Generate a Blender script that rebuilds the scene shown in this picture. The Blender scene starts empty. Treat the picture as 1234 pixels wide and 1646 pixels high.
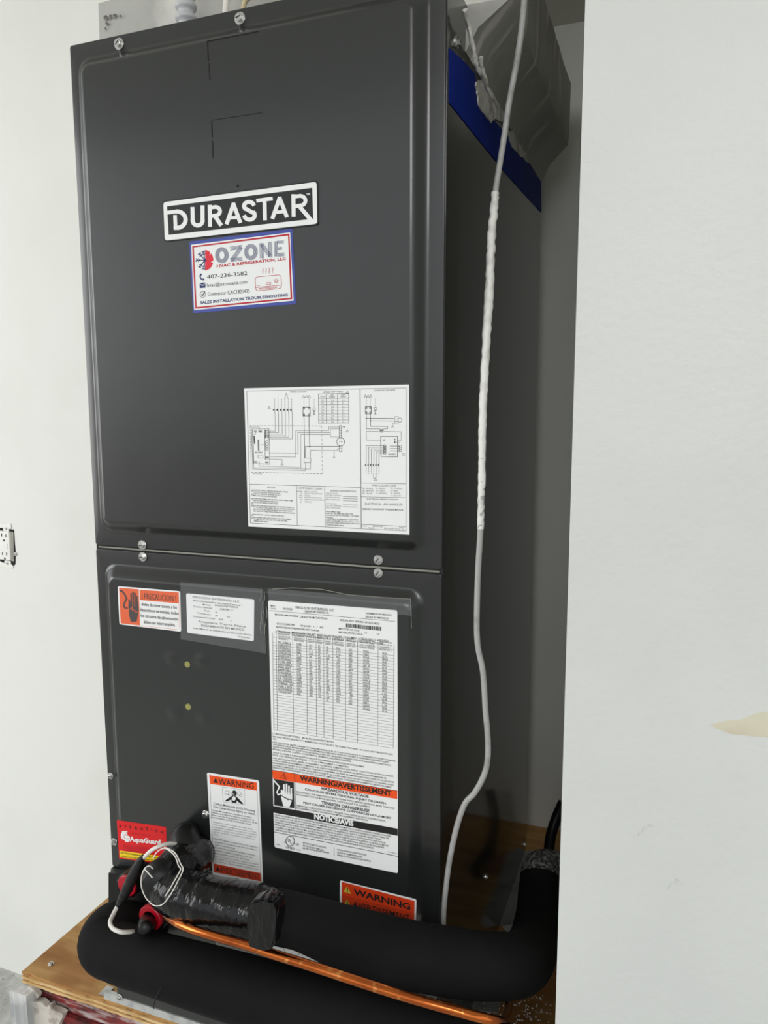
import bpy, bmesh, math, random
from mathutils import Vector, Matrix
random.seed(7)
C = bpy.context.scene.collection
SC = bpy.context.scene

# ------------------------------------------------------------------ camera
CAM = Vector((0.6604, -0.7403, 0.1623))
ROT = Matrix(((0.93539768, -0.04331631, 0.3509343),
              (0.35358925, 0.1213617, -0.92749446),
              (-0.00241435, 0.99166276, 0.12883763)))
F = 1221.8                                     # focal length in pixels of the 1234x1646 frame
cd = bpy.data.cameras.new('camera'); cam = bpy.data.objects.new('camera', cd); C.objects.link(cam)
cam.matrix_world = Matrix.Translation(CAM) @ ROT.to_4x4()
cd.sensor_fit = 'HORIZONTAL'; cd.sensor_width = 36.0; cd.lens = 36.0 * F / 1234.0
cd.clip_start = 0.01; cd.clip_end = 200
SC.camera = cam

# ------------------------------------------------------------------ world and light
w = bpy.data.worlds.new('world'); SC.world = w; w.use_nodes = True
nt = w.node_tree; nt.nodes.clear()
out = nt.nodes.new('ShaderNodeOutputWorld'); bg = nt.nodes.new('ShaderNodeBackground')
tc = nt.nodes.new('ShaderNodeTexCoord'); sep = nt.nodes.new('ShaderNodeSeparateXYZ')
mr = nt.nodes.new('ShaderNodeMapRange'); rp = nt.nodes.new('ShaderNodeValToRGB')
mr.inputs['From Min'].default_value = -1; mr.inputs['From Max'].default_value = 1
e = rp.color_ramp.elements
e[0].position = 0.0; e[0].color = (.34, .34, .33, 1)
e[1].position = 1.0; e[1].color = (.80, .86, .95, 1)
for p_, c_ in ((.47, (.40, .40, .38, 1)), (.53, (.95, .97, 1.0, 1)), (.7, (.92, .95, 1.0, 1))):
    q = e.new(p_); q.color = c_
nt.links.new(tc.outputs['Generated'], sep.inputs[0]); nt.links.new(sep.outputs['Z'], mr.inputs['Value'])
nt.links.new(mr.outputs[0], rp.inputs[0]); nt.links.new(rp.outputs[0], bg.inputs['Color'])
bg.inputs['Strength'].default_value = 1.0
nt.links.new(bg.outputs[0], out.inputs['Surface'])

def area_light(name, loc, target, sx, sy, power, col=(1, 1, 1)):
    l = bpy.data.lights.new(name, 'AREA'); l.shape = 'RECTANGLE'; l.size = sx; l.size_y = sy
    l.energy = power; l.color = col
    o = bpy.data.objects.new(name, l); C.objects.link(o); o.location = loc
    o.rotation_euler = (Vector(target) - Vector(loc)).to_track_quat('-Z', 'Y').to_euler()
    return o
area_light('doorway_daylight', (1.3, -2.7, 1.35), (0.1, 0.2, -0.1), 1.6, .6, 20, (1, .99, .97))
area_light('side_daylight', (-2.7, -1.5, 0.5), (0.0, 0.3, -0.1), 1.5, 1.8, 30, (1, 1, .99))

SC.view_settings.view_transform = 'Standard'
try: SC.view_settings.look = 'None'
except Exception: pass
SC.view_settings.gamma = 1.0
SC.view_settings.use_curve_mapping = False
SC.view_settings.exposure = 0.19

# ------------------------------------------------------------------ helpers
def ray(px, py):
    return ROT @ Vector(((px - 617) / F, -(py - 823) / F, -1.0))
def at(px, py, Y=0.0):
    d = ray(px, py); return CAM + d * ((Y - CAM.y) / d.y)
def at_x(px, py, X):
    d = ray(px, py); return CAM + d * ((X - CAM.x) / d.x)
def at_z(px, py, Z):
    d = ray(px, py); return CAM + d * ((Z - CAM.z) / d.z)
def metres(p, rpx):                              # length of rpx pixels at the distance of point p
    return rpx / F * -((ROT.transposed() @ (p - CAM)).z)

WORLD = {}
def empty(name, loc, label, cat, group=None):
    o = bpy.data.objects.new(name, None); C.objects.link(o); o.location = loc
    o.empty_display_size = .05
    WORLD[o.name] = Vector(loc); tag(o, label, cat, group); return o
def tag(o, label=None, cat=None, group=None, kind=None):
    if label: o['label'] = label
    if cat: o['category'] = cat
    if group: o['group'] = group
    if kind: o['kind'] = kind
    return o
def mesh_obj(name, verts, faces, m, parent=None, smooth=False, base=False, mids=None):
    vs = [Vector(v) for v in verts]
    lo = Vector([min(v[i] for v in vs) for i in range(3)]); hi = Vector([max(v[i] for v in vs) for i in range(3)])
    c = (lo + hi) / 2
    if base: c.z = lo.z
    me = bpy.data.meshes.new(name)
    me.from_pydata([v - c for v in vs], [], faces)
    ms = m if isinstance(m, (list, tuple)) else [m]
    for x in ms: me.materials.append(x)
    if mids: me.polygons.foreach_set('material_index', mids)
    if smooth: me.polygons.foreach_set('use_smooth', [True] * len(me.polygons))
    me.update()
    o = bpy.data.objects.new(name, me); C.objects.link(o)
    if parent:
        o.parent = parent; o.location = c - WORLD[parent.name]
    else: o.location = c
    WORLD[o.name] = c
    return o
def bm_obj(name, bm, m, parent=None, smooth=False, recalc=True, **k):
    if recalc: bmesh.ops.recalc_face_normals(bm, faces=bm.faces)
    bm.verts.index_update()
    vs = [v.co.copy() for v in bm.verts]; fs = [[v.index for v in f.verts] for f in bm.faces]
    mids = [f.material_index for f in bm.faces]
    bm.free()
    return mesh_obj(name, vs, fs, m, parent, smooth, mids=mids, **k)
def sharp(o, deg=35, wn=False):
    me = o.data
    me.polygons.foreach_set('use_smooth', [True] * len(me.polygons))
    me.set_sharp_from_angle(angle=math.radians(deg))
    if wn:
        md = o.modifiers.new('wn', 'WEIGHTED_NORMAL'); md.keep_sharp = True; md.weight = 90
    return o
def box(bm, lo, hi, bev=0, seg=2):
    r = bmesh.ops.create_cube(bm, size=1)
    vs = r['verts']
    for v in vs:
        v.co = Vector([(lo[i] + hi[i]) / 2 + v.co[i] * (hi[i] - lo[i]) for i in range(3)])
    if bev:
        es = list({ed for v in vs for ed in v.link_edges})
        bmesh.ops.bevel(bm, geom=es, offset=bev, segments=seg, affect='EDGES', profile=.5)
    return vs
def box_obj(name, lo, hi, m, parent=None, bev=0, **k):
    bm = bmesh.new(); box(bm, lo, hi, bev); o = bm_obj(name, bm, m, parent, **k)
    if bev: sharp(o, 25, True)
    return o

def spline(pts, n=8):
    pts = [Vector(p) for p in pts]; res = []
    for i in range(len(pts) - 1):
        p0 = pts[max(i - 1, 0)]; p1 = pts[i]; p2 = pts[i + 1]; p3 = pts[min(i + 2, len(pts) - 1)]
        for k in range(n):
            t = k / n
            res.append(.5 * ((2 * p1) + (p2 - p0) * t + (2 * p0 - 5 * p1 + 4 * p2 - p3) * t * t + (3 * p1 - p0 - 3 * p2 + p3) * t ** 3))
    res.append(pts[-1]); return res
def tube_data(path, rad, seg=16, caps=True, squash=None, lump=None, round_cap=False):
    """path: list of Vector, rad: number or list"""
    n = len(path)
    if not isinstance(rad, (list, tuple)): rad = [rad] * n
    path = list(path); rad = list(rad)
    if round_cap:
        t0 = (path[0] - path[1]).normalized(); t1 = (path[-1] - path[-2]).normalized()
        r0, r1 = rad[0], rad[-1]; a = []; b = []
        for k in range(1, 5):
            an = math.pi / 2 * k / 4.3
            a.insert(0, (path[0] + t0 * r0 * .5 * math.sin(an), r0 * math.cos(an)))
            b.append((path[-1] + t1 * r1 * .5 * math.sin(an), r1 * math.cos(an)))
        path = [x[0] for x in a] + path + [x[0] for x in b]; rad = [x[1] for x in a] + rad + [x[1] for x in b]
        n = len(path)
    vs = []; fs = []
    T = [(path[min(i + 1, n - 1)] - path[max(i - 1, 0)]).normalized() for i in range(n)]
    ref = Vector((0, 0, 1)) if abs(T[0].z) < .9 else Vector((0, 1, 0))
    u = T[0].cross(ref).normalized()
    for i in range(n):
        u = (u - T[i] * u.dot(T[i])).normalized(); v = T[i].cross(u)
        for k in range(seg):
            a = 2 * math.pi * k / seg; r = rad[i]
            if lump: r *= lump(i, k)
            vs.append(path[i] + (u * math.cos(a) + v * math.sin(a)) * r)
    for i in range(n - 1):
        for k in range(seg):
            k2 = (k + 1) % seg
            fs.append((i * seg + k, i * seg + k2, (i + 1) * seg + k2, (i + 1) * seg + k))
    if caps:
        fs.append(tuple(range(seg))[::-1]); fs.append(tuple((n - 1) * seg + k for k in range(seg)))
    return vs, fs
def tube(name, pts, rad, m, parent=None, seg=16, n=8, smooth=True, caps=True, lump=None, rads=None, round_cap=False, base=False):
    path = spline(pts, n)
    if rads:
        rr = []
        for i in range(len(rads) - 1):
            for k in range(n): rr.append(rads[i] + (rads[i + 1] - rads[i]) * k / n)
        rr.append(rads[-1]); rad = rr
    vs, fs = tube_data(path, rad, seg, caps, lump=lump, round_cap=round_cap)
    o = mesh_obj(name, vs, fs, m, parent, base=base)
    if smooth: sharp(o, 50)
    return o
def prism_y(name, pts, y0, y1, m, parent=None, **k):     # pts (x,z) polygon, extruded along Y
    n = len(pts); vs = [(x, y0, z) for x, z in pts] + [(x, y1, z) for x, z in pts]
    fs = [tuple(range(n)), tuple(range(2 * n - 1, n - 1, -1))] + [(i, i + n, (i + 1) % n + n, (i + 1) % n) for i in range(n)]
    bm = bmesh.new(); bv = [bm.verts.new(v) for v in vs]
    for f in fs: bm.faces.new([bv[i] for i in f])
    return bm_obj(name, bm, m, parent, **k)

# ------------------------------------------------------------------ materials
def mat(name, col, rough=.5, metal=0, coat=0, coat_rough=.1, bump=None, var=None, spec=None, bumps=None, emit=None):
    """bump=(scale, strength, distance); var=(scale, colour2, lo, hi)"""
    m = bpy.data.materials.new(name); m.use_nodes = True; nt = m.node_tree
    b = nt.nodes['Principled BSDF']
    b.inputs['Base Color'].default_value = (*col, 1); b.inputs['Roughness'].default_value = rough
    b.inputs['Metallic'].default_value = metal; b.inputs['Coat Weight'].default_value = coat
    b.inputs['Coat Roughness'].default_value = coat_rough
    if spec is not None: b.inputs['Specular IOR Level'].default_value = spec
    t = nt.nodes.new('ShaderNodeTexCoord')
    if var:
        vl = var if isinstance(var, list) else [var]
        prev = None
        for sc, c2, lo, hi in vl:
            nz = nt.nodes.new('ShaderNodeTexNoise'); nz.inputs['Detail'].default_value = 6
            if isinstance(sc, tuple):
                mp = nt.nodes.new('ShaderNodeMapping'); mp.inputs['Scale'].default_value = sc
                nt.links.new(t.outputs['Object'], mp.inputs[0]); nt.links.new(mp.outputs[0], nz.inputs['Vector'])
                nz.inputs['Scale'].default_value = 1
            else:
                nt.links.new(t.outputs['Object'], nz.inputs['Vector']); nz.inputs['Scale'].default_value = sc
            r = nt.nodes.new('ShaderNodeMapRange'); r.inputs['From Min'].default_value = lo; r.inputs['From Max'].default_value = hi
            nt.links.new(nz.outputs[0], r.inputs['Value'])
            mx = nt.nodes.new('ShaderNodeMix'); mx.data_type = 'RGBA'
            if prev: nt.links.new(prev, mx.inputs[6])
            else: mx.inputs[6].default_value = (*col, 1)
            mx.inputs[7].default_value = (*c2, 1); nt.links.new(r.outputs[0], mx.inputs[0])
            prev = mx.outputs[2]
        nt.links.new(prev, b.inputs['Base Color'])
    if bump: bumps = [bump] + (bumps or [])
    if bumps:
        pn = None
        for sc, st, di in bumps:
            nz = nt.nodes.new('ShaderNodeTexNoise'); nz.inputs['Detail'].default_value = 4
            if isinstance(sc, tuple):
                mp = nt.nodes.new('ShaderNodeMapping'); mp.inputs['Scale'].default_value = sc
                nt.links.new(t.outputs['Object'], mp.inputs[0]); nt.links.new(mp.outputs[0], nz.inputs['Vector']); nz.inputs['Scale'].default_value = 1
            else:
                nt.links.new(t.outputs['Object'], nz.inputs['Vector']); nz.inputs['Scale'].default_value = sc
            bp = nt.nodes.new('ShaderNodeBump'); bp.inputs['Strength'].default_value = st; bp.inputs['Distance'].default_value = di
            nt.links.new(nz.outputs[0], bp.inputs['Height'])
            if pn: nt.links.new(pn, bp.inputs['Normal'])
            pn = bp.outputs[0]
        nt.links.new(pn, b.inputs['Normal'])
    return m
def lin(r, g, b):
    f = lambda c: (c / 255 / 12.92) if c / 255 <= .04045 else ((c / 255 + .055) / 1.055) ** 2.4
    return (f(r), f(g), f(b))

M = {}
M['steel_paint'] = mat('charcoal enamel', (.014, .0158, .015), .30, spec=.5, coat=.5, coat_rough=.14, bump=(5, .12, .01), bumps=[(140, .05, .0006)])
M['side_paint'] = mat('charcoal enamel side', (.012, .0125, .012), .13, spec=.45, coat=.25, coat_rough=.05, bump=(3, .04, .01))
M['wall'] = mat('white wall paint', lin(234, 235, 229), .55, bump=(90, .25, .0012), var=(3, lin(228, 229, 222), .45, .7))
M['wall_near'] = mat('orange peel wall paint', lin(214, 216, 212), .45, bumps=[(160, .55, .0011), (22, .25, .002)], var=(5, lin(208, 210, 207), .4, .7))
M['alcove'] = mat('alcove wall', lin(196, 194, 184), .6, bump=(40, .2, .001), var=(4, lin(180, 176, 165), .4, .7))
M['ceiling'] = mat('ceiling paint', lin(215, 215, 210), .8)
M['concrete'] = mat('concrete', lin(196, 196, 190), .8, bump=(60, .4, .002), var=[(14, lin(160, 160, 155), .45, .65), (90, lin(120, 120, 116), .62, .7)])
M['white'] = mat('label white', lin(240, 241, 240), .38, coat=.2)
M['ink'] = mat('black ink', (.012, .012, .012), .45)
M['greyink'] = mat('grey ink', (.13, .13, .13), .5)
M['pale_ink'] = mat('pale grey ink', (.25, .25, .25), .5)
M['badge_black'] = mat('badge black', (.008, .008, .008), .3)
M['badge_white'] = mat('badge white', lin(236, 238, 236), .35)
M['orange'] = mat('label orange', lin(243, 82, 16), .4)
M['salmon'] = mat('label vermilion', lin(230, 104, 64), .4)
M['hand_grey'] = mat('hand grey', lin(74, 70, 70), .4)
M['deep_orange'] = mat('label deep orange', lin(214, 62, 22), .4)
M['red'] = mat('label red', lin(226, 14, 20), .4)
M['crimson'] = mat('crimson', lin(188, 18, 44), .4)
M['red_fan'] = mat('fan red', lin(222, 26, 52), .4)
M['navy'] = mat('navy', lin(38, 44, 104), .4)
M['blue_border'] = mat('border blue', lin(62, 76, 158), .35)
M['yellow'] = mat('label yellow', lin(248, 214, 24), .4)
M['dull_yellow'] = mat('warning yellow', lin(214, 186, 62), .4)
M['foam'] = mat('black foam', (.004, .0041, .0042), .8, bump=(30, .35, .002), bumps=[(400, .12, .0004)], var=(12, (.006, .0061, .0062), .4, .7), spec=.18)
M['foam_grey'] = mat('grey foam', (.05, .05, .048), .9, bump=(350, .9, .003), var=(220, (.34, .34, .33), .46, .6))
M['tape'] = mat('black vinyl tape', (.004, .004, .0042), .12, spec=.38, bump=((50, 20, 20), .8, .008), bumps=[((160, 50, 50), .35, .002)])
M['black_plastic'] = mat('black plastic', (.006, .006, .006), .35, spec=.3)
M['dark_rubber'] = mat('dark rubber', (.007, .007, .0075), .45, spec=.35)
M['red_cap'] = mat('red cap', lin(184, 6, 34), .4)
M['copper'] = mat('copper', lin(206, 112, 54), .17, metal=1, var=[(30, lin(168, 84, 44), .4, .7), (120, lin(236, 158, 92), .58, .7)], bump=(60, .12, .001))
M['zinc'] = mat('zinc screw', (.62, .62, .60), .28, metal=1)
M['galv'] = mat('galvanised steel', (.50, .51, .50), .38, metal=.85, var=(30, (.36, .37, .36), .4, .65))
M['rail'] = mat('dull galvanised rail', lin(196, 198, 194), .4, metal=.25, var=(40, lin(160, 162, 160), .45, .65))
M['gasket'] = mat('gasket', lin(140, 140, 130), .7)
M['wire_white'] = mat('white wire', lin(232, 228, 220), .4)
M['cable'] = mat('grey cable jacket', lin(176, 176, 174), .45, bump=(120, .3, .001), var=(60, lin(150, 150, 148), .5, .7))
M['caulk'] = mat('white caulk', lin(238, 237, 232), .5, bump=(120, .5, .002), var=(60, lin(208, 207, 202), .5, .7))
M['beige_wire'] = mat('beige wire', lin(206, 190, 150), .5)
M['pvc'] = mat('grey pvc', lin(190, 192, 194), .42, bump=(60, .3, .001), var=(40, lin(225, 226, 226), .5, .62))
M['mastic'] = mat('duct mastic', lin(176, 176, 170), .62, bumps=[(18, .35, .008), ((50, 6, 50), .3, .003)], var=[(10, lin(160, 160, 154), .45, .62), ((8, 40, 8), lin(212, 211, 204), .56, .68)])
M['mastic_light'] = mat('pale mastic', lin(214, 213, 206), .6, bumps=[(40, .9, .008)], var=(30, lin(165, 163, 156), .5, .66))
M['blue_tape'] = mat('blue tape', lin(0, 34, 128), .6, spec=.15, bump=(30, .15, .002))
M['sheet'] = mat('dull grey sheet', lin(150, 154, 148), .4, var=(30, lin(120, 122, 118), .45, .65))
M['paper'] = mat('paper', lin(205, 206, 205), .6)
M['hole'] = mat('insulated hole', lin(150, 148, 84), .6, bump=(500, .5, .001))
M['dirt'] = mat('stain', lin(96, 92, 86), .8, var=(40, lin(150, 148, 142), .5, .62))
M['patch'] = mat('old beige paint', lin(212, 208, 184), .55, bump=(60, .3, .001), var=(18, lin(204, 194, 172), .5, .66))
M['grey_label'] = mat('worn grey label', lin(150, 150, 146), .5)
M['device'] = mat('white device', lin(240, 240, 234), .35)
M['dark'] = mat('dark recess', (.006, .006, .006), .8)
M['brick_red'] = mat('peeling red paint', lin(132, 44, 42), .7, bump=(40, .9, .006), var=[(26, lin(70, 30, 30), .42, .6), ((14, 30, 70), lin(186, 172, 168), .50, .60), ((30, 30, 40), lin(44, 36, 36), .58, .64)])
M['plaster'] = mat('weathered plaster', lin(206, 200, 190), .8, bump=(40, .9, .006), var=[(24, lin(120, 108, 96), .5, .62)])
M['grey_post'] = mat('whitewashed post', lin(170, 172, 172), .6, bump=(50, .5, .002), var=[(14, lin(214, 214, 212), .48, .6), (30, lin(90, 92, 94), .6, .68)])

def plywood_mat():
    m = bpy.data.materials.new('plywood'); m.use_nodes = True; nt = m.node_tree; b = nt.nodes['Principled BSDF']
    t = nt.nodes.new('ShaderNodeTexCoord')
    mp = nt.nodes.new('ShaderNodeMapping'); mp.inputs['Scale'].default_value = (5, 34, 5)
    nz = nt.nodes.new('ShaderNodeTexNoise'); nz.inputs['Scale'].default_value = 1.2; nz.inputs['Detail'].default_value = 8; nz.inputs['Distortion'].default_value = .8
    r = nt.nodes.new('ShaderNodeValToRGB'); e = r.color_ramp.elements
    e[0].position = .3; e[0].color = (*lin(166, 120, 62), 1); e[1].position = .7; e[1].color = (*lin(204, 160, 98), 1)
    nt.links.new(t.outputs['Object'], mp.inputs[0]); nt.links.new(mp.outputs[0], nz.inputs['Vector']); nt.links.new(nz.outputs[0], r.inputs[0])
    n2 = nt.nodes.new('ShaderNodeTexNoise'); n2.inputs['Scale'].default_value = 9; n2.inputs['Detail'].default_value = 3
    nt.links.new(t.outputs['Object'], n2.inputs['Vector'])
    mr = nt.nodes.new('ShaderNodeMapRange'); mr.inputs['From Min'].default_value = .52; mr.inputs['From Max'].default_value = .62
    nt.links.new(n2.outputs[0], mr.inputs['Value'])
    mx = nt.nodes.new('ShaderNodeMix'); mx.data_type = 'RGBA'; mx.blend_type = 'MULTIPLY'
    mx.inputs[7].default_value = (.74, .60, .48, 1)
    nt.links.new(mr.outputs[0], mx.inputs[0]); nt.links.new(r.outputs[0], mx.inputs[6])
    nt.links.new(mx.outputs[2], b.inputs['Base Color'])
    b.inputs['Roughness'].default_value = .62
    bp = nt.nodes.new('ShaderNodeBump'); bp.inputs['Strength'].default_value = .4; bp.inputs['Distance'].default_value = .002
    nt.links.new(nz.outputs[0], bp.inputs['Height']); nt.links.new(bp.outputs[0], b.inputs['Normal'])
    return m
M['plywood'] = plywood_mat()
M['ply_light'] = mat('pale ply edge', lin(224, 194, 140), .7, bump=((20, 20, 300), .5, .001), var=((20, 20, 200), lin(196, 158, 100), .5, .62))
M['ply_dark'] = mat('dark ply edge', lin(176, 132, 78), .8, bump=((40, 40, 200), .6, .001), var=((60, 20, 200), lin(128, 90, 50), .5, .62))

# ------------------------------------------------------------------ the setting
ZP = -0.6166                                   # top of the plywood platform = foot of the unit
YW = 0.632                                     # back wall plane
ZF = at(0, 1555, YW).z                         # garage floor
W, D, ZT = 0.445, 0.5435, 0.575
XN = 0.588                                     # corner of the near right-hand wall
YN = -0.12
xn = (at(943, 0, YN).x + at(890, 1646, YN).x) / 2; XN = xn

def struct(name, lo, hi, m):
    return tag(box_obj(name, lo, hi, m), kind='structure')
struct('wall_back', (-3.2, YW, ZF - .05), (XN + .9, YW + .12, 1.75), M['wall'])
struct('floor', (-3.2, -4.2, ZF - .1), (3.2, YW, ZF), M['concrete'])
struct('ceiling', (-3.2, -3.2, 1.75), (3.2, YW + .12, 1.85), M['ceiling'])
wall_right = struct('wall_right', (XN, YN, ZF), (2.9, YN + .11, 1.75), M['wall_near'])
struct('light_block_top', (-.03, .11, .80), (XN + .02, YW, .88), M['alcove'])  # slab added over the alcove to keep light off its back wall
struct('light_block_front_1', (.30, YN + .11, .71), (XN + .02, .105, .88), M['alcove'])  # out-of-frame block added to shade the upper alcove from the front
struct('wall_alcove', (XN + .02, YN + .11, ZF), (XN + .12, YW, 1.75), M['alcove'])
# patch of older beige paint left bare on the right wall
def flat_patch(name, pxs, Y, m, parent=None, th=.0004):
    pts = [at(x, y, Y) for x, y in pxs]
    return prism_y(name, [(p.x, p.z) for p in pts], Y - th, Y + .0002, m, parent)
c = at
flat_patch('paint_patch', [(1142, 1165), (1155, 1161), (1170, 1158), (1190, 1157), (1206, 1150), (1222, 1145), (1242, 1143), (1262, 1150), (1266, 1172), (1240, 1186), (1222, 1184), (1205, 1183), (1190, 1181), (1176, 1180), (1164, 1176), (1150, 1170)], YN, M['patch'], wall_right, .0003)
for k, (cx, cy, L) in enumerate(((1036, 1338, 26), (1082, 1424, 22))):        # trowel ridges
    pts = []
    for i in range(9):
        t = i / 8
        pts.append(at(cx + (t - .5) * L, cy - 8 * math.sin(t * 3) + random.uniform(-4, 4) - (t - .5) * 14, YN - .0002))
    tube('paint_ridge', pts, .0004, M['wall_near'], wall_right, seg=6, n=3)

# ------------------------------------------------------------------ screws
def screw_mesh(bm, r, h, hexa=True, slot=True):
    def ring(n, rr, z, rot=0): return [bm.verts.new((rr * math.cos(2 * math.pi * k / n + rot), rr * math.sin(2 * math.pi * k / n + rot), z)) for k in range(n)]
    def loft(rs):
        for a, b in zip(rs, rs[1:]):
            n = len(a)
            for k in range(n): bm.faces.new((a[k], a[(k + 1) % n], b[(k + 1) % n], b[k]))
        bm.faces.new(rs[-1]); bm.faces.new(rs[0][::-1])
    loft([ring(18, r, 0), ring(18, r, h * .22), ring(18, r * .93, h * .3)])
    n = 6 if hexa else 16
    loft([ring(n, r * .66, h * .28), ring(n, r * .66, h * .9), ring(n, r * .56, h)])
    if slot:
        vs = box(bm, (-r * .5, -r * .09, h * .98), (r * .5, r * .09, h * 1.02))
        for f in {f for v in vs for f in v.link_faces}: f.material_index = 1
_sm = {}
def screw(p, normal, r, parent, hexa=True, rot=0., name='screw'):
    key = (round(r, 4), hexa)
    if key not in _sm:
        bm = bmesh.new(); screw_mesh(bm, r, r * .75, hexa); bmesh.ops.recalc_face_normals(bm, faces=bm.faces)
        me = bpy.data.meshes.new('screw'); bm.to_mesh(me); bm.free()
        me.materials.append(M['zinc']); me.materials.append(M['dark']); _sm[key] = me
    o = bpy.data.objects.new(name, _sm[key]); C.objects.link(o)
    o.parent = parent; o.location = Vector(p) - WORLD[parent.name]
    o.rotation_euler = (Vector(normal).to_track_quat('Z', 'Y').to_matrix() @ Matrix.Rotation(rot, 3, 'Z')).to_euler()
    return o

# ------------------------------------------------------------------ platform
stand = empty('plywood_platform', ((.2), .3, ZF), 'plywood platform on a peeling red and white base under the dark appliance', 'platform')
XL = -.165; YF = -.006
ply = .0165
for k in range(5):
    z1 = ZP - .0002 - k * ply / 5; z0 = z1 - ply / 5 + .0001
    j = [0, .0012, -.0006, .001, -.0002][k]
    m = [M['plywood'], M['ply_dark'], M['ply_light'], M['ply_dark'], M['ply_light']][k]
    n = 60; vs = []; 
    for i in range(n + 1):                                            # splintered front edge
        x = XL + j + (XN + .015 - XL - j) * i / n
        y = YF + j + random.uniform(-.0006, .0006)
        if k == 0 and random.random() < .25: y += random.uniform(.0005, .0028)
        vs.append((x, y))
    poly = vs + [(XN + .015, YW - .002), (XL + j, YW - .002)]
    N = len(poly)
    V = [(x, y, z0) for x, y in poly] + [(x, y, z1) for x, y in poly]
    Fc = [tuple(range(N))[::-1], tuple(range(N, 2 * N))] + [(i, (i + 1) % N, (i + 1) % N + N, i + N) for i in range(N)]
    o = mesh_obj('ply_layer', V, Fc, m, stand)
screw(at_z(82, 1550, ZP), (0, 0, 1), .0042, stand, hexa=False)
# base below the sheet: red painted boards, crumbling render and a whitewashed post
zu = ZP - ply
def rough_block(name, lo, hi, m, parent, amp, nx=14, nz=6, seedv=1):
    rr = random.Random(seedv); bm = bmesh.new(); box(bm, lo, hi)
    bmesh.ops.subdivide_edges(bm, edges=bm.edges, cuts=nz, use_grid_fill=True)
    for v in bm.verts:
        v.co += Vector((rr.uniform(-amp, amp), rr.uniform(-amp, amp), rr.uniform(-amp, amp) * .6))
    return bm_obj(name, bm, m, parent)
rough_block('red_board', (XL + .012, YF + .008, zu - .030), (XN, .03, zu - .0016), M['brick_red'], stand, .0012, seedv=2)
rough_block('red_board', (XL + .012, YF + .004, zu - .074), (XN, .03, zu - .034), M['brick_red'], stand, .0014, seedv=3)
box_obj('base_wall', (XL + .01, .03, ZF), (XN, YW - .002, zu - .0005), M['plaster'], stand)
rough_block('base_facing', (XL + .012, YF + .006, ZF), (XN, .03, zu - .077), M['grey_post'], stand, .001, seedv=5)
def ragged(name, pxs, Y0, Y1, m, parent):
    pts = [at(x, y, Y0) for x, y in pxs]
    return prism_y(name, [(p.x, p.z) for p in pts], Y0, Y1, m, parent)
ragged('render_chunk', [(44, 1604), (52, 1610), (66, 1611), (74, 1619), (80, 1616), (82, 1622), (96, 1628), (102, 1631), (98, 1640), (92, 1652), (94, 1700), (44, 1700)], YF - .005, YF + .004, M['plaster'], stand)
ragged('render_chunk', [(44, 1586), (50, 1588), (62, 1600), (60, 1606), (44, 1603)], YF - .003, YF + .004, M['plaster'], stand)
p0 = at(15, 1592, -.02); p1 = at(43, 1597, -.02)
rough_block('post', (p0.x, -.02, ZF), (p1.x, .03, p0.z), M['grey_post'], stand, .0012, seedv=8)

# galvanised strip under the front of the unit
rail = empty('galvanised_rail', (.16, .002, ZP), 'galvanised steel rail lying on the plywood front edge under the black pipes', 'rail')
q0 = at_z(173, 1592, ZP); 
bm = bmesh.new()
box(bm, (q0.x + .006, -.0062, ZP + .0002), (W - .01, -.0006, ZP + .0105))
o = bm_obj('base_flange', bm, M['rail'], rail)
box_obj('end_tab', (q0.x - .006, -.002, ZP + .0002), (q0.x + .0055, .014, ZP + .0014), M['rail'], rail)
screw(at(193, 1603, -.0064), (0, -1, 0), .0045, rail)

# ------------------------------------------------------------------ the air handler
ah = empty('air_handler', (W / 2, D / 2, ZP), 'tall charcoal steel two-section air handler covered with labels on the plywood', 'air handler')
def cabinet(name, z0, z1):
    bm = bmesh.new(); box(bm, (0, .0005, z0), (W, D, z1), .0006, 2)
    return sharp(bm_obj(name, bm, M['side_paint'], ah), 25, True)
cabinet('cabinet', ZP + .0006, ZT)
box_obj('seam_gasket', (.004, -.0006, -.0009), (W - .004, .0002, .0009), M['gasket'], ah)

def rrect(x0, x1, z0, z1, r, n=7):
    pts = []
    for cx, cz, a0 in ((x1 - r, z1 - r, 0), (x0 + r, z1 - r, 90), (x0 + r, z0 + r, 180), (x1 - r, z0 + r, 270)):
        for k in range(n):
            a = math.radians(a0 + 90 * k / (n - 1)); pts.append((cx + r * math.cos(a), cz + r * math.sin(a)))
    return pts
def door(name, X0, X1, Z0, Z1, ex0, ex1, ez0, ez1, depth=.014, inset=.018, r=.018):
    bm = bmesh.new(); loops = []
    yf = -.0022
    def L(pts, y): loops.append([bm.verts.new((x, y, z)) for x, z in pts])
    L(rrect(X0, X1, Z0, Z1, .003), 0.0004)
    L(rrect(X0, X1, Z0, Z1, .003), yf + .001)
    L(rrect(X0 + .001, X1 - .001, Z0 + .001, Z1 - .001, .003), yf)
    prof = [(0, 0), (.1, .01), (.22, .09), (.36, .28), (.5, .5), (.64, .72), (.78, .91), (.9, .99), (1, 1)]
    for a, b in prof:
        i = a * inset; L(rrect(ex0 + i, ex1 - i, ez0 + i, ez1 - i, max(r - i * .6, .004)), yf - b * (depth - .0022))
    for A, B in zip(loops, loops[1:]):
        n = len(A)
        for k in range(n): bm.faces.new((A[k], A[(k + 1) % n], B[(k + 1) % n], B[k]))
    bm.faces.new(loops[-1])
    return sharp(bm_obj(name, bm, M['steel_paint'], ah), 60, True)
FY = -.014                                    # front face of the raised panels
ex0, ex1 = .0105, .4300
door('upper_door', .0006, W - .0006, .0024, ZT + .002, ex0, ex1, .0175, .5615)
zlo = at(440, 1432, 0).z
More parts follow.
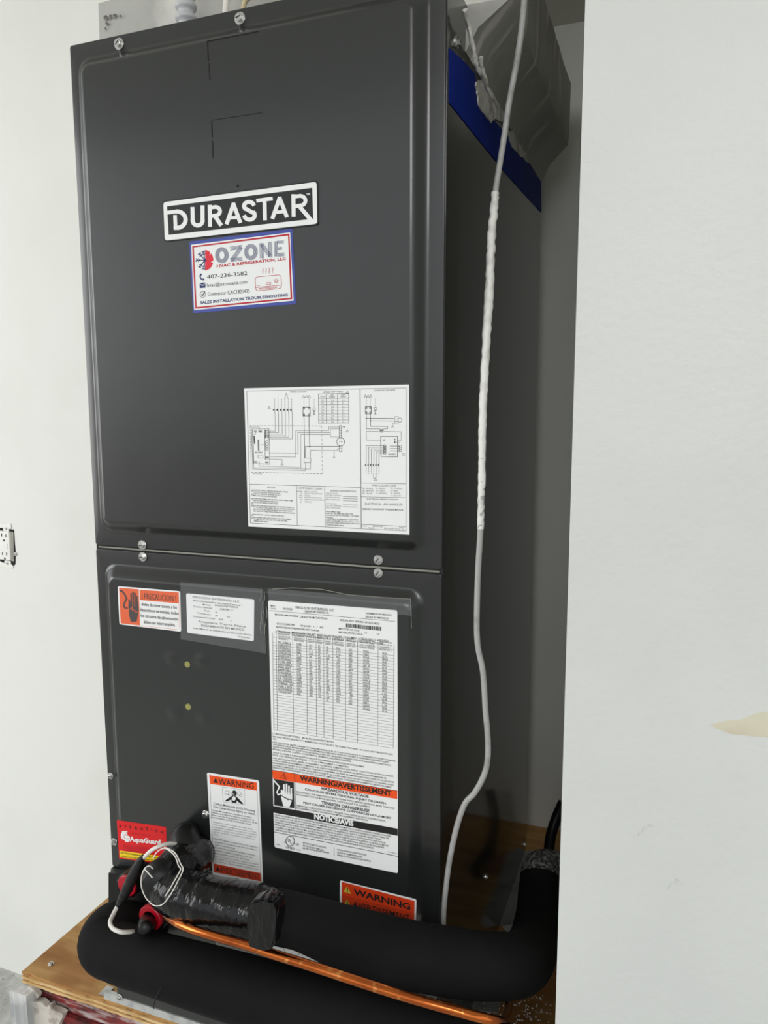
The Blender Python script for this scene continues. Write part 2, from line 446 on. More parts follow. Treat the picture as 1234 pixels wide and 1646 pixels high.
door('lower_door', .0006, W - .0006, zlo - .020, -.0024, ex0 + .002, ex1 - .002, zlo, -.0185)
box_obj('base_panel', (.001, -.006, ZP + .0115), (W - .001, .001, zlo - .0205), M['steel_paint'], ah, bev=.0015)

# knockout slits and little holes
def slit(pts, wpx=2.0):
    (x0, y0), (x1, y1) = pts; a = at(x0, y0, FY); b = at(x1, y1, FY); d = (b - a).normalized(); n = Vector((-d.z, 0, d.x)) * metres(a, wpx) / 2
    prism_y('knockout_slot', [((a + n).x, (a + n).z), ((b + n).x, (b + n).z), ((b - n).x, (b - n).z), ((a - n).x, (a - n).z)], FY - .00025, FY + .0005, M['dark'], ah)
for s, wd in ((((333, 66), (335, 98)), 2.4), (((335.5, 102), (337.3, 129)), 2.4), (((333, 66), (416, 50)), 1.2), (((340, 195), (341, 221)), 2.2), (((341, 226), (342.5, 254)), 2.4), (((341, 193), (421, 181)), 1.0)):
    slit(s, wd)
def disc(name, px, py, rpx, m, Y=FY, th=.0003, parent=ah):
    p = at(px, py, Y); r = metres(p, rpx)
    return prism_y(name, [(p.x + r * math.cos(a * .3927), p.z + r * math.sin(a * .3927)) for a in range(16)], Y - th, Y + .0004, m, parent)
disc('pin_hole', 382, 299, 2.4, M['dark'])
disc('screw_hole', 301, 1068, 5.2, M['hole']); disc('screw_hole', 302.5, 1136, 5.2, M['hole'])
def dent(px, py, rx, depth, up=1):               # shallow dish pressed around a missing screw
    p = at(px, py, FY); r = metres(p, rx); vs = []; fs = []; nr, ns = 7, 24
    for i in range(nr):
        t = i / (nr - 1); h = depth * .5 * (1 + math.cos(math.pi * t))
        for k in range(ns):
            a = 2 * math.pi * k / ns; vs.append((p.x + r * t * math.cos(a) * 1.1, FY - .00002 - h, p.z + r * t * math.sin(a)))
    for i in range(nr - 1):
        for k in range(ns): fs.append((i * ns + k, i * ns + (k + 1) % ns, (i + 1) * ns + (k + 1) % ns, (i + 1) * ns + k))
    o = mesh_obj('dent', vs, fs, M['steel_paint'], ah, smooth=True)
for a in ((323, 1062, 17, .0013), (276, 1058, 16, .0010), (281, 1146, 19, .0013), (328, 1153, 18, .0014)): dent(*a)

for px, py in ((192, 71), (386, 30)): screw(at(px, py, -.0024), (0, -1, 0), .0062, ah, False, random.random())
for px, py in ((229, 876), (230, 895)): screw(at(px, py, -.0024), (0, -1, 0), .0058, ah, True, random.random())
for px, py in ((608, 900), (608, 921)): screw(at(px, py, -.0024), (0, -1, 0), .0052, ah, True, random.random())
screw(at(331, 1309, FY), (0, -1, 0), .0052, ah, False, .4)
screw(at(178, 1247, -.0024), (0, -1, 0), .0042, ah, True, .4); screw(at(184, 1353, -.0024), (0, -1, 0), .0048, ah, True, .9)
screw(at(256, 1504, -.0062), (0, -1, 0), .0045, ah, False, .4)
screw(at_x(733, 68, W), (1, 0, 0), .0062, ah, True)
for px, py in ((843, 1357), (781, 1409), (836, 1396)): screw(at_x(px, py, W), (1, 0, 0), .0042, ah, True, .3)

# ------------------------------------------------------------------ printing on the labels
TEXTJOBS = []
_caps = {}
class Print:
    """flat print gathered as one mesh; coordinates are photograph pixels carried onto the plane y = Y"""
    def __init__(s, name, parent, m, Y, tf=None):
        s.name = name; s.parent = parent; s.m = m; s.Y = Y; s.v = []; s.f = []; s.tf = tf or (lambda x, y: (x, y)); s.jobs = []
        PR.append(s)
    def P(s, x, y):
        x, y = s.tf(x, y); return at(x, y, s.Y)
    def poly(s, pts):
        i = len(s.v); dy = -(len(s.f) % 14) * 5e-6; s.v += [s.P(x, y) + Vector((0, dy, 0)) for x, y in pts]; s.f.append(tuple(range(i, i + len(pts))))
    def line(s, pts, wd, closed=False):
        pts = list(pts)
        if closed: pts.append(pts[0])
        for (x0, y0), (x1, y1) in zip(pts, pts[1:]):
            dx, dy = x1 - x0, y1 - y0; L = math.hypot(dx, dy) or 1; nx, ny = -dy / L * wd / 2, dx / L * wd / 2
            ex, ey = dx / L * wd * .3, dy / L * wd * .3
            s.poly([(x0 + nx - ex, y0 + ny - ey), (x1 + nx + ex, y1 + ny + ey), (x1 - nx + ex, y1 - ny + ey), (x0 - nx - ex, y0 - ny - ey)])
    def dash(s, a, b, wd, on, off):
        L = math.hypot(b[0] - a[0], b[1] - a[1]); t = 0
        while t < L:
            t2 = min(t + on, L); g = lambda q: (a[0] + (b[0] - a[0]) * q / L, a[1] + (b[1] - a[1]) * q / L)
            s.line([g(t), g(t2)], wd); t += on + off
    def circ(s, x, y, rx, ry=None, n=20, wd=None, a0=0, a1=360):
        ry = ry or rx; pts = [(x + rx * math.cos(math.radians(a0 + (a1 - a0) * k / n)), y + ry * math.sin(math.radians(a0 + (a1 - a0) * k / n))) for k in range(n + (1 if wd else 0))]
        if wd: s.line(pts, wd)
        else: s.poly(pts)
    def text(s, t, A, B, h, bold=0., slant=0.):
        """baseline from A to B, capitals h high"""
        s.jobs.append((t, A, B, h, bold, slant))
    def scrib(s, A, B, h, rnd=None, dens=.62, gap=.12):
        """print too small to read: strokes like letters"""
        rnd = rnd or R0
        L = math.hypot(B[0] - A[0], B[1] - A[1]); ux, uy = (B[0] - A[0]) / L, (B[1] - A[1]) / L
        t = 0
        while t < L - h * .3:
            wl = h * rnd.uniform(.38, .6)
            if rnd.random() < gap: t += h * .55; continue
            g = lambda a, b: (A[0] + ux * (t + a), A[1] + uy * (t + a) - b)
            k = rnd.random(); lw = h * .2
            s.line([g(lw / 2, 0), g(lw / 2, h)], lw)
            if k < .55: s.line([g(wl * .75, 0), g(wl * .75, h * rnd.choice((1, 1, .5)))], lw)
            if k > .3: s.line([g(0, h * .5), g(wl * .8, h * .5)], lw * .8)
            if k > .5: s.line([g(0, h * .92), g(wl * .8, h * .92)], lw * .8)
            if k > .75: s.line([g(0, h * .08), g(wl * .8, h * .08)], lw * .8)
            t += wl + h * .16
R0 = random.Random(5); PR = []
def flush_prints():
    obs = []
    def mk(t, bold):
        cu = bpy.data.curves.new('t', 'FONT'); cu.body = t; cu.size = 1; cu.resolution_u = 2; cu.offset = bold; cu.fill_mode = 'FRONT'
        o = bpy.data.objects.new('t', cu); C.objects.link(o); obs.append(o); return o
    ref = mk('H', 0)
    for p in PR: p.tobs = [mk(j[0], j[4]) for j in p.jobs]
    bpy.context.view_layer.update(); dg = bpy.context.evaluated_depsgraph_get()
    me = bpy.data.meshes.new_from_object(ref.evaluated_get(dg)); cap = max(v.co.y for v in me.vertices)
    for p in PR:
        for o, (t, A, B, h, bold, slant) in zip(p.tobs, p.jobs):
            me = bpy.data.meshes.new_from_object(o.evaluated_get(dg))
            if not me.vertices: continue
            x0 = min(v.co.x for v in me.vertices); x1 = max(v.co.x for v in me.vertices)
            ax, ay = p.tf(*A); bx, by = p.tf(*B)
            hx, hy = p.tf(A[0], A[1] - h); hh = math.hypot(hx - ax, hy - ay)
            vx, vy = 645 - ax, 10227 - ay; L = math.hypot(vx, vy); ux, uy = -vx / L * hh, -vy / L * hh
            i = len(p.v)
            for v in me.vertices:
                s_ = (v.co.x - x0) / (x1 - x0); q = v.co.y / cap
                px = ax + (bx - ax) * (s_ + slant * q * hh / max(1, math.hypot(bx - ax, by - ay))) + ux * q; py = ay + (by - ay) * s_ + uy * q
                p.v.append(at(px, py, p.Y))
            for f in me.polygons: p.f.append(tuple(i + k for k in f.vertices))
            bpy.data.meshes.remove(me)
    for o in obs:
        cu = o.data; bpy.data.objects.remove(o); bpy.data.curves.remove(cu)
    for p in PR:
        if p.v: mesh_obj(p.name, p.v, p.f, p.m, p.parent)

def crop(x0, y0, x1, wd=1234):
    s = wd / (x1 - x0); return lambda x, y: (x0 + x / s, y0 + y / s)
def bil(q, u, v):
    (a, b, c_, d) = q                              # TL TR BR BL
    top = (a[0] + (b[0] - a[0]) * u, a[1] + (b[1] - a[1]) * u); bot = (d[0] + (c_[0] - d[0]) * u, d[1] + (c_[1] - d[1]) * u)
    return (top[0] + (bot[0] - top[0]) * v, top[1] + (bot[1] - top[1]) * v)
def rquad(q, r=.0, n=5):                            # rounded quad in pixel space, r in pixels
    if r <= 0: return list(q)
    pts = []
    for i in range(4):
        p = Vector(q[i]); a = Vector(q[i - 1]); b = Vector(q[(i + 1) % 4])
        s1 = p + (a - p).normalized() * r; s2 = p + (b - p).normalized() * r
        for k in range(n):
            t = k / (n - 1); pts.append(tuple(s1 * (1 - t) ** 2 + p * 2 * t * (1 - t) + s2 * t * t))
    return pts
def sticker(name, q, m, r=0, Y=FY, th=.0003, label=None, parent=ah):
    pts = [at(x, y, Y - th) for x, y in rquad(q, r)]
    o = prism_y(name, [(p.x, p.z) for p in pts], Y - th, Y + .0002, m, parent)
    if label: o['label'] = label
    return o
L1, L2, L3, L4 = FY - .00045, FY - .0006, FY - .00075, FY - .0009

# --- maker's badge
t = crop(250, 280, 520)
bq = [t(48, 196), t(1190, 44), t(1196, 372), t(62, 496)]
s = sticker('brand_badge', bq, M['badge_black'], 5, th=.0012, label='long black badge with white border and capitals')
YB = FY - .0014
pw = Print('lettering', s, M['badge_white'], YB, t)
O = [(56, 206), (1182, 56), (1188, 364), (68, 488)]; I = [(84, 236), (1150, 100), (1158, 328), (96, 446)]
def ringq(p, O, I, r=5):
    sx = 1
    o = rquad(O, r); i = rquad(I, .5)
    n = len(o)
    for k in range(n): p.poly([o[k], o[(k + 1) % n], i[(k + 1) % n], i[k]])
ringq(pw, O, I, 22)
sw = 29
pw.line([(84, 283), (160, 273)], 27); 
pw.circ(158, 334, 62, 60, 16, wd=30, a0=-92, a1=92); pw.line([(143, 308), (147, 398)], 27); pw.line([(140, 396), (165, 393)], 27)
pw.line([(271, 250), (273, 335)], sw); pw.circ(309, 338, 37, 38, 12, wd=sw, a0=180, a1=0); pw.line([(345, 335), (345, 238)], sw)
pw.line([(398, 234), (400, 378)], sw); pw.line([(400, 246), (440, 241)], 27); pw.circ(440, 272, 33, 31, 10, wd=27, a0=-90, a1=90); pw.line([(400, 310), (440, 304)], 27); pw.line([(436, 308), (478, 370)], 30)
def A_(x, y, wdt, h, dy): # letter A
    pw.line([(x, y), (x + wdt * .5, y - h - dy * .5)], sw); pw.line([(x + wdt * .5, y - h - dy * .5), (x + wdt, y - dy)], sw); pw.line([(x + wdt * .24, y - h * .26 - dy * .3), (x + wdt * .78, y - h * .26 - dy * .8)], 24)
A_(524, 360, 96, 136, 10)
pw.circ(686, 234, 36, 30, 12, wd=sw, a0=-20, a1=-225); pw.line([(659, 252), (716, 284)], sw); pw.circ(690, 301, 38, 33, 12, wd=sw, a0=-38, a1=165)
pw.line([(748, 194), (852, 180)], 28); pw.line([(800, 190), (803, 330)], sw)
A_(860, 320, 102, 138, 12)
pw.line([(1012, 156), (1014, 304)], sw); pw.line([(1012, 166), (1062, 159)], 27); pw.circ(1064, 195, 36, 35, 10, wd=27, a0=-90, a1=90); pw.line([(1014, 238), (1064, 230)], 27); pw.line([(1056, 236), (1140, 336)], 30)
pw.text('TM', (1106, 156), (1134, 152), 14, .02)

# --- contractor sticker
t = crop(295, 365, 485)
q = [t(58, 152), t(1134, 14), t(1174, 802), t(100, 900)]
s = sticker('contractor_sticker', q, M['blue_border'], 1.2, Y=FY - .0001, label='white, red and blue contractor sticker with phone number')
def inner(lst): return [t_ for t_ in lst]
pa = Print('sticker_face', s, M['badge_white'], L1, t); pa.poly([(78, 184), (1112, 56), (1148, 768), (110, 866)])
pb = Print('border_line', s, M['crimson'], L2, t)
ringq(pb, [(90, 200), (1104, 68), (1134, 752), (122, 852)], [(106, 212), (1090, 88), (1116, 738), (136, 834)], 3)
pn = Print('navy_lettering', s, M['navy'], L2, t); pr = Print('red_lettering', s, M['red_fan'], L2, t); pk = Print('dark_lettering', s, M['ink'], L2, t)
def mls(pts, n, sp, wd):                              # parallel inline strokes
    for k in range(n):
        off = (k - (n - 1) / 2) * sp
        (x0, y0), (x1, y1) = pts; dx, dy = x1 - x0, y1 - y0; L = math.hypot(dx, dy)
        pn.line([(x0 - dy / L * off, y0 + dx / L * off), (x1 - dy / L * off, y1 + dx / L * off)], wd)
for cx, cy in ((399, 294), (702, 260)):
    for k in range(5): pn.circ(cx, cy, 67 - k * 9, 81 - k * 9, 28, wd=4.5)
mls([(488, 226), (608, 206)], 4, 11, 4.5); mls([(505, 345), (598, 215)], 4, 11, 4.5); mls([(490, 345), (612, 330)], 4, 11, 4.5)
mls([(812, 168), (816, 326)], 4, 11, 4.5); mls([(900, 155), (906, 314)], 4, 11, 4.5); mls([(812, 178), (902, 300)], 4, 11, 4.5)
mls([(962, 150), (966, 306)], 4, 11, 4.5); mls([(975, 160), (1044, 152)], 3, 11, 4.5); mls([(978, 228), (1026, 221)], 3, 11, 4.5); mls([(980, 292), (1050, 284)], 4, 10, 4.5)
pr2 = Print('crimson_lettering', s, M['crimson'], L2, t)
pr2.text('HVAC & REFRIGERATION, LLC', (346, 422), (1068, 342), 28, .03)
pn.text('SALES INSTALLATION TROUBLESHOOTING', (172, 804), (1088, 722), 28, .03)
pk.text('407-236-3582', (244, 540), (664, 500), 40)
pk.text('hvac@ozoneace.com', (246, 626), (664, 588), 36)
pk.text('Contractor CAC1821435', (252, 720), (690, 684), 38)
# snowflake and fan emblem
cx, cy = 222, 346
for a in (100, 130, 180, 230, 262):
    r = 92; x1, y1 = cx + r * math.cos(math.radians(a)), cy - r * math.sin(math.radians(a)) * 1.05
    pn.line([(cx, cy), (x1, y1)], 9)
    for f_ in (.55, .8):
        bx, by = cx + (x1 - cx) * f_, cy + (y1 - cy) * f_
        for d_ in (-40, 40):
            pn.line([(bx, by), (bx + 26 * math.cos(math.radians(a + d_)), by - 26 * math.sin(math.radians(a + d_)))], 7)
for a in (68, 12, -45, -88):
    pts = [(cx + 6, cy)]
    for k in range(9):
        b = math.radians(a + 30 - k * 7.2); rr = 98 if k < 7 else 86 - (k - 7) * 20
        pts.append((max(cx + 2, cx + rr * math.cos(b) * .9), cy - rr * math.sin(b) * 1.08))
    pr.poly(pts)
pn2 = Print('emblem_hub', s, M['navy'], L3, t); pn2.circ(cx, cy, 15, 17)
# phone, envelope, tick
pn.circ(214, 512, 42, 40, 10, wd=13, a0=100, a1=215); pn.circ(206, 545, 10, 9); pn.circ(180, 496, 9, 11)
pn.poly([(166, 586), (226, 578), (228, 632), (168, 638)])
pe = Print('envelope_flap', s, M['badge_white'], L3, t); pe.line([(168, 592), (198, 612), (226, 584)], 5)
pk.circ(199, 704, 28, 32, 20, wd=4); pk.line([(186, 704), (196, 718), (222, 672)], 8)
# split unit drawing
f_ = [(748, 520), (1016, 498), (1022, 638), (756, 664)]
pr2.line(rquad([(744, 522), (1016, 496), (1022, 640), (752, 668)], 34), 4.5, True)
pr2.line([(750, 632), (1020, 606)], 5); pr2.line([(786, 640), (976, 624)], 4); pr2.line([(788, 650), (970, 634)], 4)
pr2.line([(860, 584), (906, 579), (908, 598), (862, 603)], 5, True); pr2.circ(966, 562, 13, 14, 12, wd=4); pr2.line([(765, 613), (796, 610)], 4)
for a in range(0, 360, 45):
    ca, sa = math.cos(math.radians(a)), math.sin(math.radians(a)); pr2.line([(966 + 19 * ca, 562 + 19 * sa), (966 + 27 * ca, 562 + 27 * sa)], 4)
for x in (828, 861, 895, 929):
    y = 432 - (x - 828) * .1; pr2.line([(x - 4, y), (x + 5, y + 16), (x - 4, y + 34), (x, y + 54)], 5)

# --- wiring diagram
t = crop(380, 610, 680)
q = [t(50, 58), t(1140, 33), t(1143, 1026), t(78, 972)]
s = sticker('wiring_diagram', q, M['white'], 0, label='large white wiring diagram label')
g = Print('line_work', s, M['greyink'], L1, t); p = Print('lettering', s, M['ink'], L1, t)
g.line([(68, 76), (1121, 56), (1120, 1001), (92, 950)], 2.6, True)
g.line([(816, 62), (824, 984)], 4); g.line([(84, 692), (824, 714)], 2.6); g.line([(820, 684), (1120, 690)], 2.6); g.line([(824, 776), (1120, 782)], 2.4); g.line([(824, 958), (1120, 972)], 2.4)
g.line([(396, 702), (402, 966)], 2.4); g.line([(583, 708), (587, 976)], 2.4); g.line([(905, 962), (905, 988)], 2.4); g.line([(1078, 972), (1078, 998)], 2.4)
# speed tap table
for k, y in enumerate((96, 126, 148, 168, 188, 208, 228, 248, 268, 288)): g.line([(542, y), (741, y - 3 + (k > 4) * 2)], 3 if k in (0, 9) else 2.2)
for x in (542, 594, 668, 741): g.line([(x, 96), (x + 1, 288)], 3)
for k in range(8):
    for x in (568, 632, 704): p.text('T%d' % (1 + k % 5), (x - 8, 144 + k * 20), (x + 8, 144 + k * 20), 10)
p.text('SPEED TAP TABLE', (574, 90), (704, 86), 10); p.text('TONS', (551, 118), (586, 118), 9); p.text('LOW', (618, 108), (642, 107), 8); p.text('SPEED', (612, 121), (650, 120), 9); p.text('HIGH', (690, 106), (718, 105), 8); p.text('SPEED', (688, 118), (724, 117), 8)
g.text('WIRING DIAGRAM', (352, 88), (462, 87), 10); g.text('SCHEMATIC DIAGRAM', (906, 78), (1048, 74), 10)
for (x, y) in ((216, 184), (733, 84), (732, 340), (918, 662), (1104, 494), (443, 114), (462, 114), (480, 114), (852, 110), (870, 110), (888, 110)): g.line([(x - 9, y + 7), (x, y - 9), (x + 9, y + 7)], 2, True)
# thermostat leads
for k in range(6):
    x = 252 + k * 22.6
    g.dash((x, 128), (x, 190), 2, 8, 5); p.poly([(x - 14, 201), (x - 2, 192), (x - 2, 210)])
    yb = 342 + k * 9.6 if k < 5 else 392
    g.line([(x, 192), (x + 3, 232), (x + 4 + (k == 5) * 0, yb), (206, yb)], 2.2)
g.line([(318, 128), (329, 90), (341, 128)], 2)
# control board
g.line([(108, 325), (214, 326), (220, 560), (114, 556)], 2.6, True); p.line([(184, 326), (190, 530)], 2); g.line([(97, 316), (150, 314), (150, 332)], 2)
p.text('BOARD', (124, 488), (172, 487), 11); g.line([(142, 500), (174, 500), (175, 520), (143, 520)], 2.4, True)
for k in range(6): p.line([(190, 340 + k * 9), (214, 340 + k * 9)], 3)
p.line([(190, 336), (190, 388)], 4)
for k in range(4): g.circ(200, 412 + k * 16, 9, 9, 12, wd=3)
p.scrib((118, 350), (134, 350), 12); p.scrib((146, 350), (166, 350), 12); p.line([(114, 362), (126, 362), (126, 352)], 2); p.line([(116, 374), (119, 424)], 7); g.dash((144, 400), (146, 470), 8, 6, 3); p.line([(162, 432), (184, 432)], 2.2)
p.scrib((118, 550), (138, 550), 9); p.scrib((190, 552), (212, 552), 9); p.scrib((190, 520), (214, 520), 9)
# big loops
g.line([(97, 316), (108, 592), (456, 602), (456, 580)], 2.4); g.line([(104, 330), (112, 584), (488, 592), (488, 550)], 2.2); g.line([(150, 540), (150, 572), (425, 582), (423, 364), (620, 364)], 2.2)
g.line([(214, 486), (407, 488), (405, 352), (620, 352), (620, 326), (684, 326)], 2.2); g.line([(218, 510), (390, 514), (391, 338), (610, 338), (610, 314), (684, 314)], 2.2)
g.line([(186, 526), (300, 528), (300, 560)], 2.2); g.line([(290, 560), (312, 560)], 2); g.line([(294, 566), (308, 566)], 2)
g.line([(620, 352), (622, 378), (684, 380)], 2)
# disconnect
for dx in (0, 412):
    x0 = 440 + dx; wq = 46 if dx == 0 else 38; y0 = 182 - (3 if dx else 0); hq = 60 if dx == 0 else 48
    p.line([(x0, y0), (x0 + wq, y0), (x0 + wq, y0 + hq), (x0, y0 + hq)], 3, True)
    for a in (6, wq - 6):
        for b in (8, hq - 8): p.circ(x0 + a, y0 + b, 5, 7, 10, wd=3)
    for a in (6, wq - 6): g.dash((x0 + a, y0 - 56), (x0 + a, y0), 2, 8, 6)
    xx = x0 + wq + 27; g.dash((xx, y0 - 52), (xx, y0), 2, 8, 6); g.line([(xx - 7, y0 + 4), (xx + 7, y0 + 4), (xx + 7, y0 + 28), (xx - 7, y0 + 28)], 2.4, True); p.line([(xx, y0 + 20), (xx, y0 + 50)], 3); g.line([(xx - 8, y0 + 54), (xx, y0 + 44), (xx + 8, y0 + 54)], 2)
p.line([(446, 242), (450, 520)], 3); p.line([(478, 242), (484, 450)], 3)
g.dash((88, 306), (562, 308), 2.6, 14, 10); g.dash((90, 308), (97, 612), 2.2, 12, 8); g.dash((97, 614), (566, 624), 2.6, 14, 10); g.dash((562, 308), (568, 624), 2.2, 14, 14)
p.line([(456, 516), (456, 442), (684, 442)], 2.6); p.line([(486, 516), (488, 468), (668, 470), (668, 458), (684, 458)], 2.4); g.line([(446, 520), (490, 520), (490, 550), (446, 550)], 2.6, True); g.line([(456, 550), (456, 582)], 2.4)
g.line([(645, 470), (645, 514)], 2.2); g.line([(637, 520), (645, 510), (653, 520)], 2)
# motor
p.line([(680, 306), (694, 306), (694, 388), (680, 388)], 2.6, True)
for k in range(1, 5): p.line([(680, 306 + k * 16), (694, 306 + k * 16)], 2.2)
p.circ(688, 412, 26, 28, 26, wd=2.8); p.line([(680, 440), (696, 440), (696, 476), (680, 476)], 2.8, True); p.line([(680, 458), (696, 458)], 2.4); p.scrib((680, 414), (700, 414), 6); p.scrib((702, 316), (718, 316), 6)
# schematic on the right
p.line([(858, 226), (858, 326), (946, 326)], 2.6); p.line([(885, 226), (886, 310), (998, 310), (998, 326), (972, 326)], 2.4); p.line([(858, 257), (1044, 258)], 3); p.line([(886, 273), (1044, 274)], 3)
p.circ(858, 257, 4); p.circ(886, 273, 4)
for k in range(3): g.line([(1044, 246 + k * 16), (1068, 246 + k * 16), (1068, 262 + k * 16), (1044, 262 + k * 16)], 2.4, True)
g.circ(1080, 268, 13, 14, 16, wd=2.4); g.line([(1044, 288), (1032, 288), (1032, 312)], 2.2); g.line([(1023, 318), (1032, 308), (1040, 318)], 2)
for k in range(5): g.circ(948 + k * 5, 336, 5, 7, 8, wd=1.8)
p.text('XFMR', (948, 352), (970, 352), 7)
g.line([(940, 344), (858, 344), (858, 400), (954, 402)], 2.2); g.line([(976, 344), (1088, 346), (1090, 402), (1064, 402)], 2.2)
p.line([(953, 376), (1064, 376), (1064, 512), (955, 510)], 2.8, True); p.text('BOARD', (1004, 500), (1052, 500), 11)
for k in range(6):
    y = 438 + k * 10; x = 857 + k * 17; g.line([(975, y), (x, y), (x, 566)], 2.2); p.circ(980, y, 8, 7, 10, wd=2.6); p.poly([(x - 10, 566), (x - 1, 558), (x - 1, 574)]); g.dash((x, 574), (x, 624), 2, 9, 5)
g.line([(905, 620), (905, 652), (922, 652), (922, 620)], 2)
for k in range(3): p.line([(1014, 440 + k * 16), (1080, 441 + k * 16)], 2.6); p.line([(1074, 434 + k * 14), (1090, 434 + k * 14), (1090, 448 + k * 14), (1074, 448 + k * 14)], 2.4, True)
p.circ(1046, 398, 5); p.circ(1046, 415, 5); p.circ(975, 400, 4); g.line([(1046, 415), (1080, 416)], 2)
g.text('LINE VOLTAGE', (108, 626), (168, 627), 8)
# text blocks
p.text('NOTES', (204, 719), (256, 720), 11); g.text('COMPONENT CODES', (406, 724), (566, 729), 12); g.text('WIRING INFORMATION', (618, 742), (790, 746), 12)
notes = ['CONNECT SUPPLY WIRING FOR 208-240V, 1PHASE', 'THIS UNIT REQUIRES AN RATING PLATE.', 'SUPPLY WIRE MUST BE RATED AT 75 C', 'MIN. USE INSULATION FOR 60V.', 'IF FACTORY WIRED FOR 230 VOLTS, MOVE WIRES TO BE', '208V TO 208V FOR 208V OPERATION.', 'STATIC UL WIRING, IF PROVIDED.', 'BLOWER SPEED SELECTOR WIRED AT FACTORY WIRED TO', 'T4. TO SELECT HIGH SPEED TAP, TO CHANGE PULL FOR A', 'MOTOR (COLOR) WIRE FOR SPEED TAP WIRES TO TN.', 'SEE SPEED TAP TABLE FOR ALTERNATE CONFIGURATIONS', 'FOR USE WITH COPPER CONDUCTORS ONLY.', 'REPLACEMENT PARTS MUST BE EQUIVALENT REPLACEMENT', 'TO AMP OR USE THE SAME TYPE FOR 105C MIN.', 'TEMPERATURE WIRE.']
ys = (738, 750, 762, 774, 794, 806, 818, 840, 852, 864, 876, 898, 918, 930, 942)
xe = (340, 288, 292, 268, 372, 278, 276, 380, 386, 366, 384, 318, 362, 336, 208)
for n_, y, x2 in zip(notes, ys, xe): p.text(n_, (112, y - 3), (x2, y + (x2 - 112) * .045), 7.5, .012)
for y in (734, 760, 790, 818, 834, 896, 914): g.line([(98, y + 5), (104, y - 6), (110, y + 5)], 2, True)
codes = [('BOARD', 'ELECT. CONTROL'), ('CT', 'CIRCUIT TRANSFORMER'), ('GND', 'GROUND'), ('MTR', 'MOTOR BLOWER MOTOR'), ('TB', 'TERMINAL BLOCK SERVICE'), ('', 'WIRE NUT')]
for k, (a, b) in enumerate(codes):
    y = 744 + k * 13.5
    if a: p.text(a, (436 - 7 * len(a), y), (436, y), 7)
    g.text(b, (450, y), (450 + 6.2 * len(b), y + 3), 7.5)
p.poly([(422, 812), (426, 804), (430, 812)])
wi = ['LINE VOLTAGE', 'FACTORY STANDARD', 'FACTORY OPTION', 'FIELD INSTALLED', '', 'LOW VOLTAGE', 'FACTORY STANDARD', 'FIELD INSTALLED']
for k, a in enumerate(wi):
    y = 756 + k * 13.6
    if a: g.text(a, (592, y), (592 + 6.3 * len(a), y + 3), 7.5)
    if k in (1, 2, 3, 5, 6): g.line([(704, y + 4), (800, y + 7)], 2.5)
w2 = ['REPLACEMENT WIRE', 'MUST BE THE SAME SIZE AND TYPE', 'OF INSULATION AS ORIGINAL. (105C MIN)', 'WARNING:', 'CABINET MUST BE PERMANENTLY GROUNDED', 'AND CONFORM TO I.E.C., N.E.C., C.E.C.,', 'NATIONAL WIRING REGULATIONS, AND LOCAL', 'CODES AS APPLICABLE.']
for k, a in enumerate(w2): p.text(a, (592, 876 + k * 12.6), (592 + 5.9 * len(a), 881 + k * 12.8), 7.5, .01)
g.text('WIRE COLOR CODE', (894, 706), (1054, 709), 12)
for k, r_ in enumerate((('BK...BLACK', 'G...GREEN', 'PR...PURPLE'), ('BR...BROWN', 'GY...GRAY', 'R...RED'), ('BL...BLUE', 'O...ORANGE', 'W...WHITE'), ('', '', 'Y...YELLOW'))):
    for a, x in zip(r_, (834, 920, 1018)):
        if a: g.text(a, (x, 724 + k * 16), (x + 7.0 * len(a), 726 + k * 16), 8.5)
p.text('ELECTRICAL WIRING DIAGRAM', (862, 795), (1068, 799), 9); g.text('ELECTRICAL  AIR HANDLER', (850, 830), (1098, 834), 15); p.text('208/240V CONSTANT TORQUE MOTOR', (832, 862), (1102, 868), 11, .01)
p.text('NR. BY', (828, 972), (862, 973), 7); p.text('YULE', (868, 984), (896, 985), 7); p.text('DWG. NO.', (910, 974), (968, 977), 8); p.text('90-101077-16', (974, 988), (1070, 993), 9); p.text('REV', (1084, 984), (1112, 985), 8); p.text('04', (1092, 997), (1106, 997), 7)

# --- caution label in Spanish
t = crop(180, 935, 300)
s = sticker('caution_label', [t(92, 74), t(1124, 158), t(1142, 828), t(122, 704)], M['white'], 3, label='orange and white caution label with a hand')
p1 = Print('orange_field', s, M['salmon'], L1, t)
p1.poly([(116, 100), (440, 126), (462, 724), (142, 690)]); p1.poly([(456, 134), (1100, 178), (1106, 360), (460, 304)])
p2 = Print('hand_symbol', s, M['hand_grey'], L2, t)
p2.line([(136, 152), (168, 158), (216, 224), (240, 280), (206, 350), (194, 404), (214, 430), (252, 440)], 26)
p2.poly([(270, 400), (276, 330), (430, 330), (440, 470), (432, 520), (404, 664), (312, 664), (284, 560)])
for x, y in ((314, 196), (346, 172), (378, 192), (408, 246)): p2.line([(x, y), (x + 6, 400)], 24)
p2.line([(282, 300), (286, 400)], 22)
p3 = Print('hand_crack', s, M['salmon'], L3, t); p3.line([(270, 466), (336, 426), (330, 476), (380, 466), (376, 508), (440, 496)], 9)
for x in (331, 363, 396): p3.line([(x, 250), (x + 4, 410)], 4)
p4 = Print('lettering', s, M['ink'], L2, t)
g4 = Print('heading', s, M['hand_grey'], L2, t); g4.text('¡ PRECAUCION !', (492, 278), (1056, 328), 92, .004)
for k, (a, x0, x1, y0, y1) in enumerate((('Antes de tener acceso a los', 484, 1070, 394, 450), ('dispositivos terminales, todos', 464, 1098, 486, 550), ('los circuitos de alimentación', 476, 1088, 584, 646), ('deben ser interrumpidos.', 522, 1046, 688, 740))):
    p4.text(a, (x0, y0), (x1, y1), 52, .006)
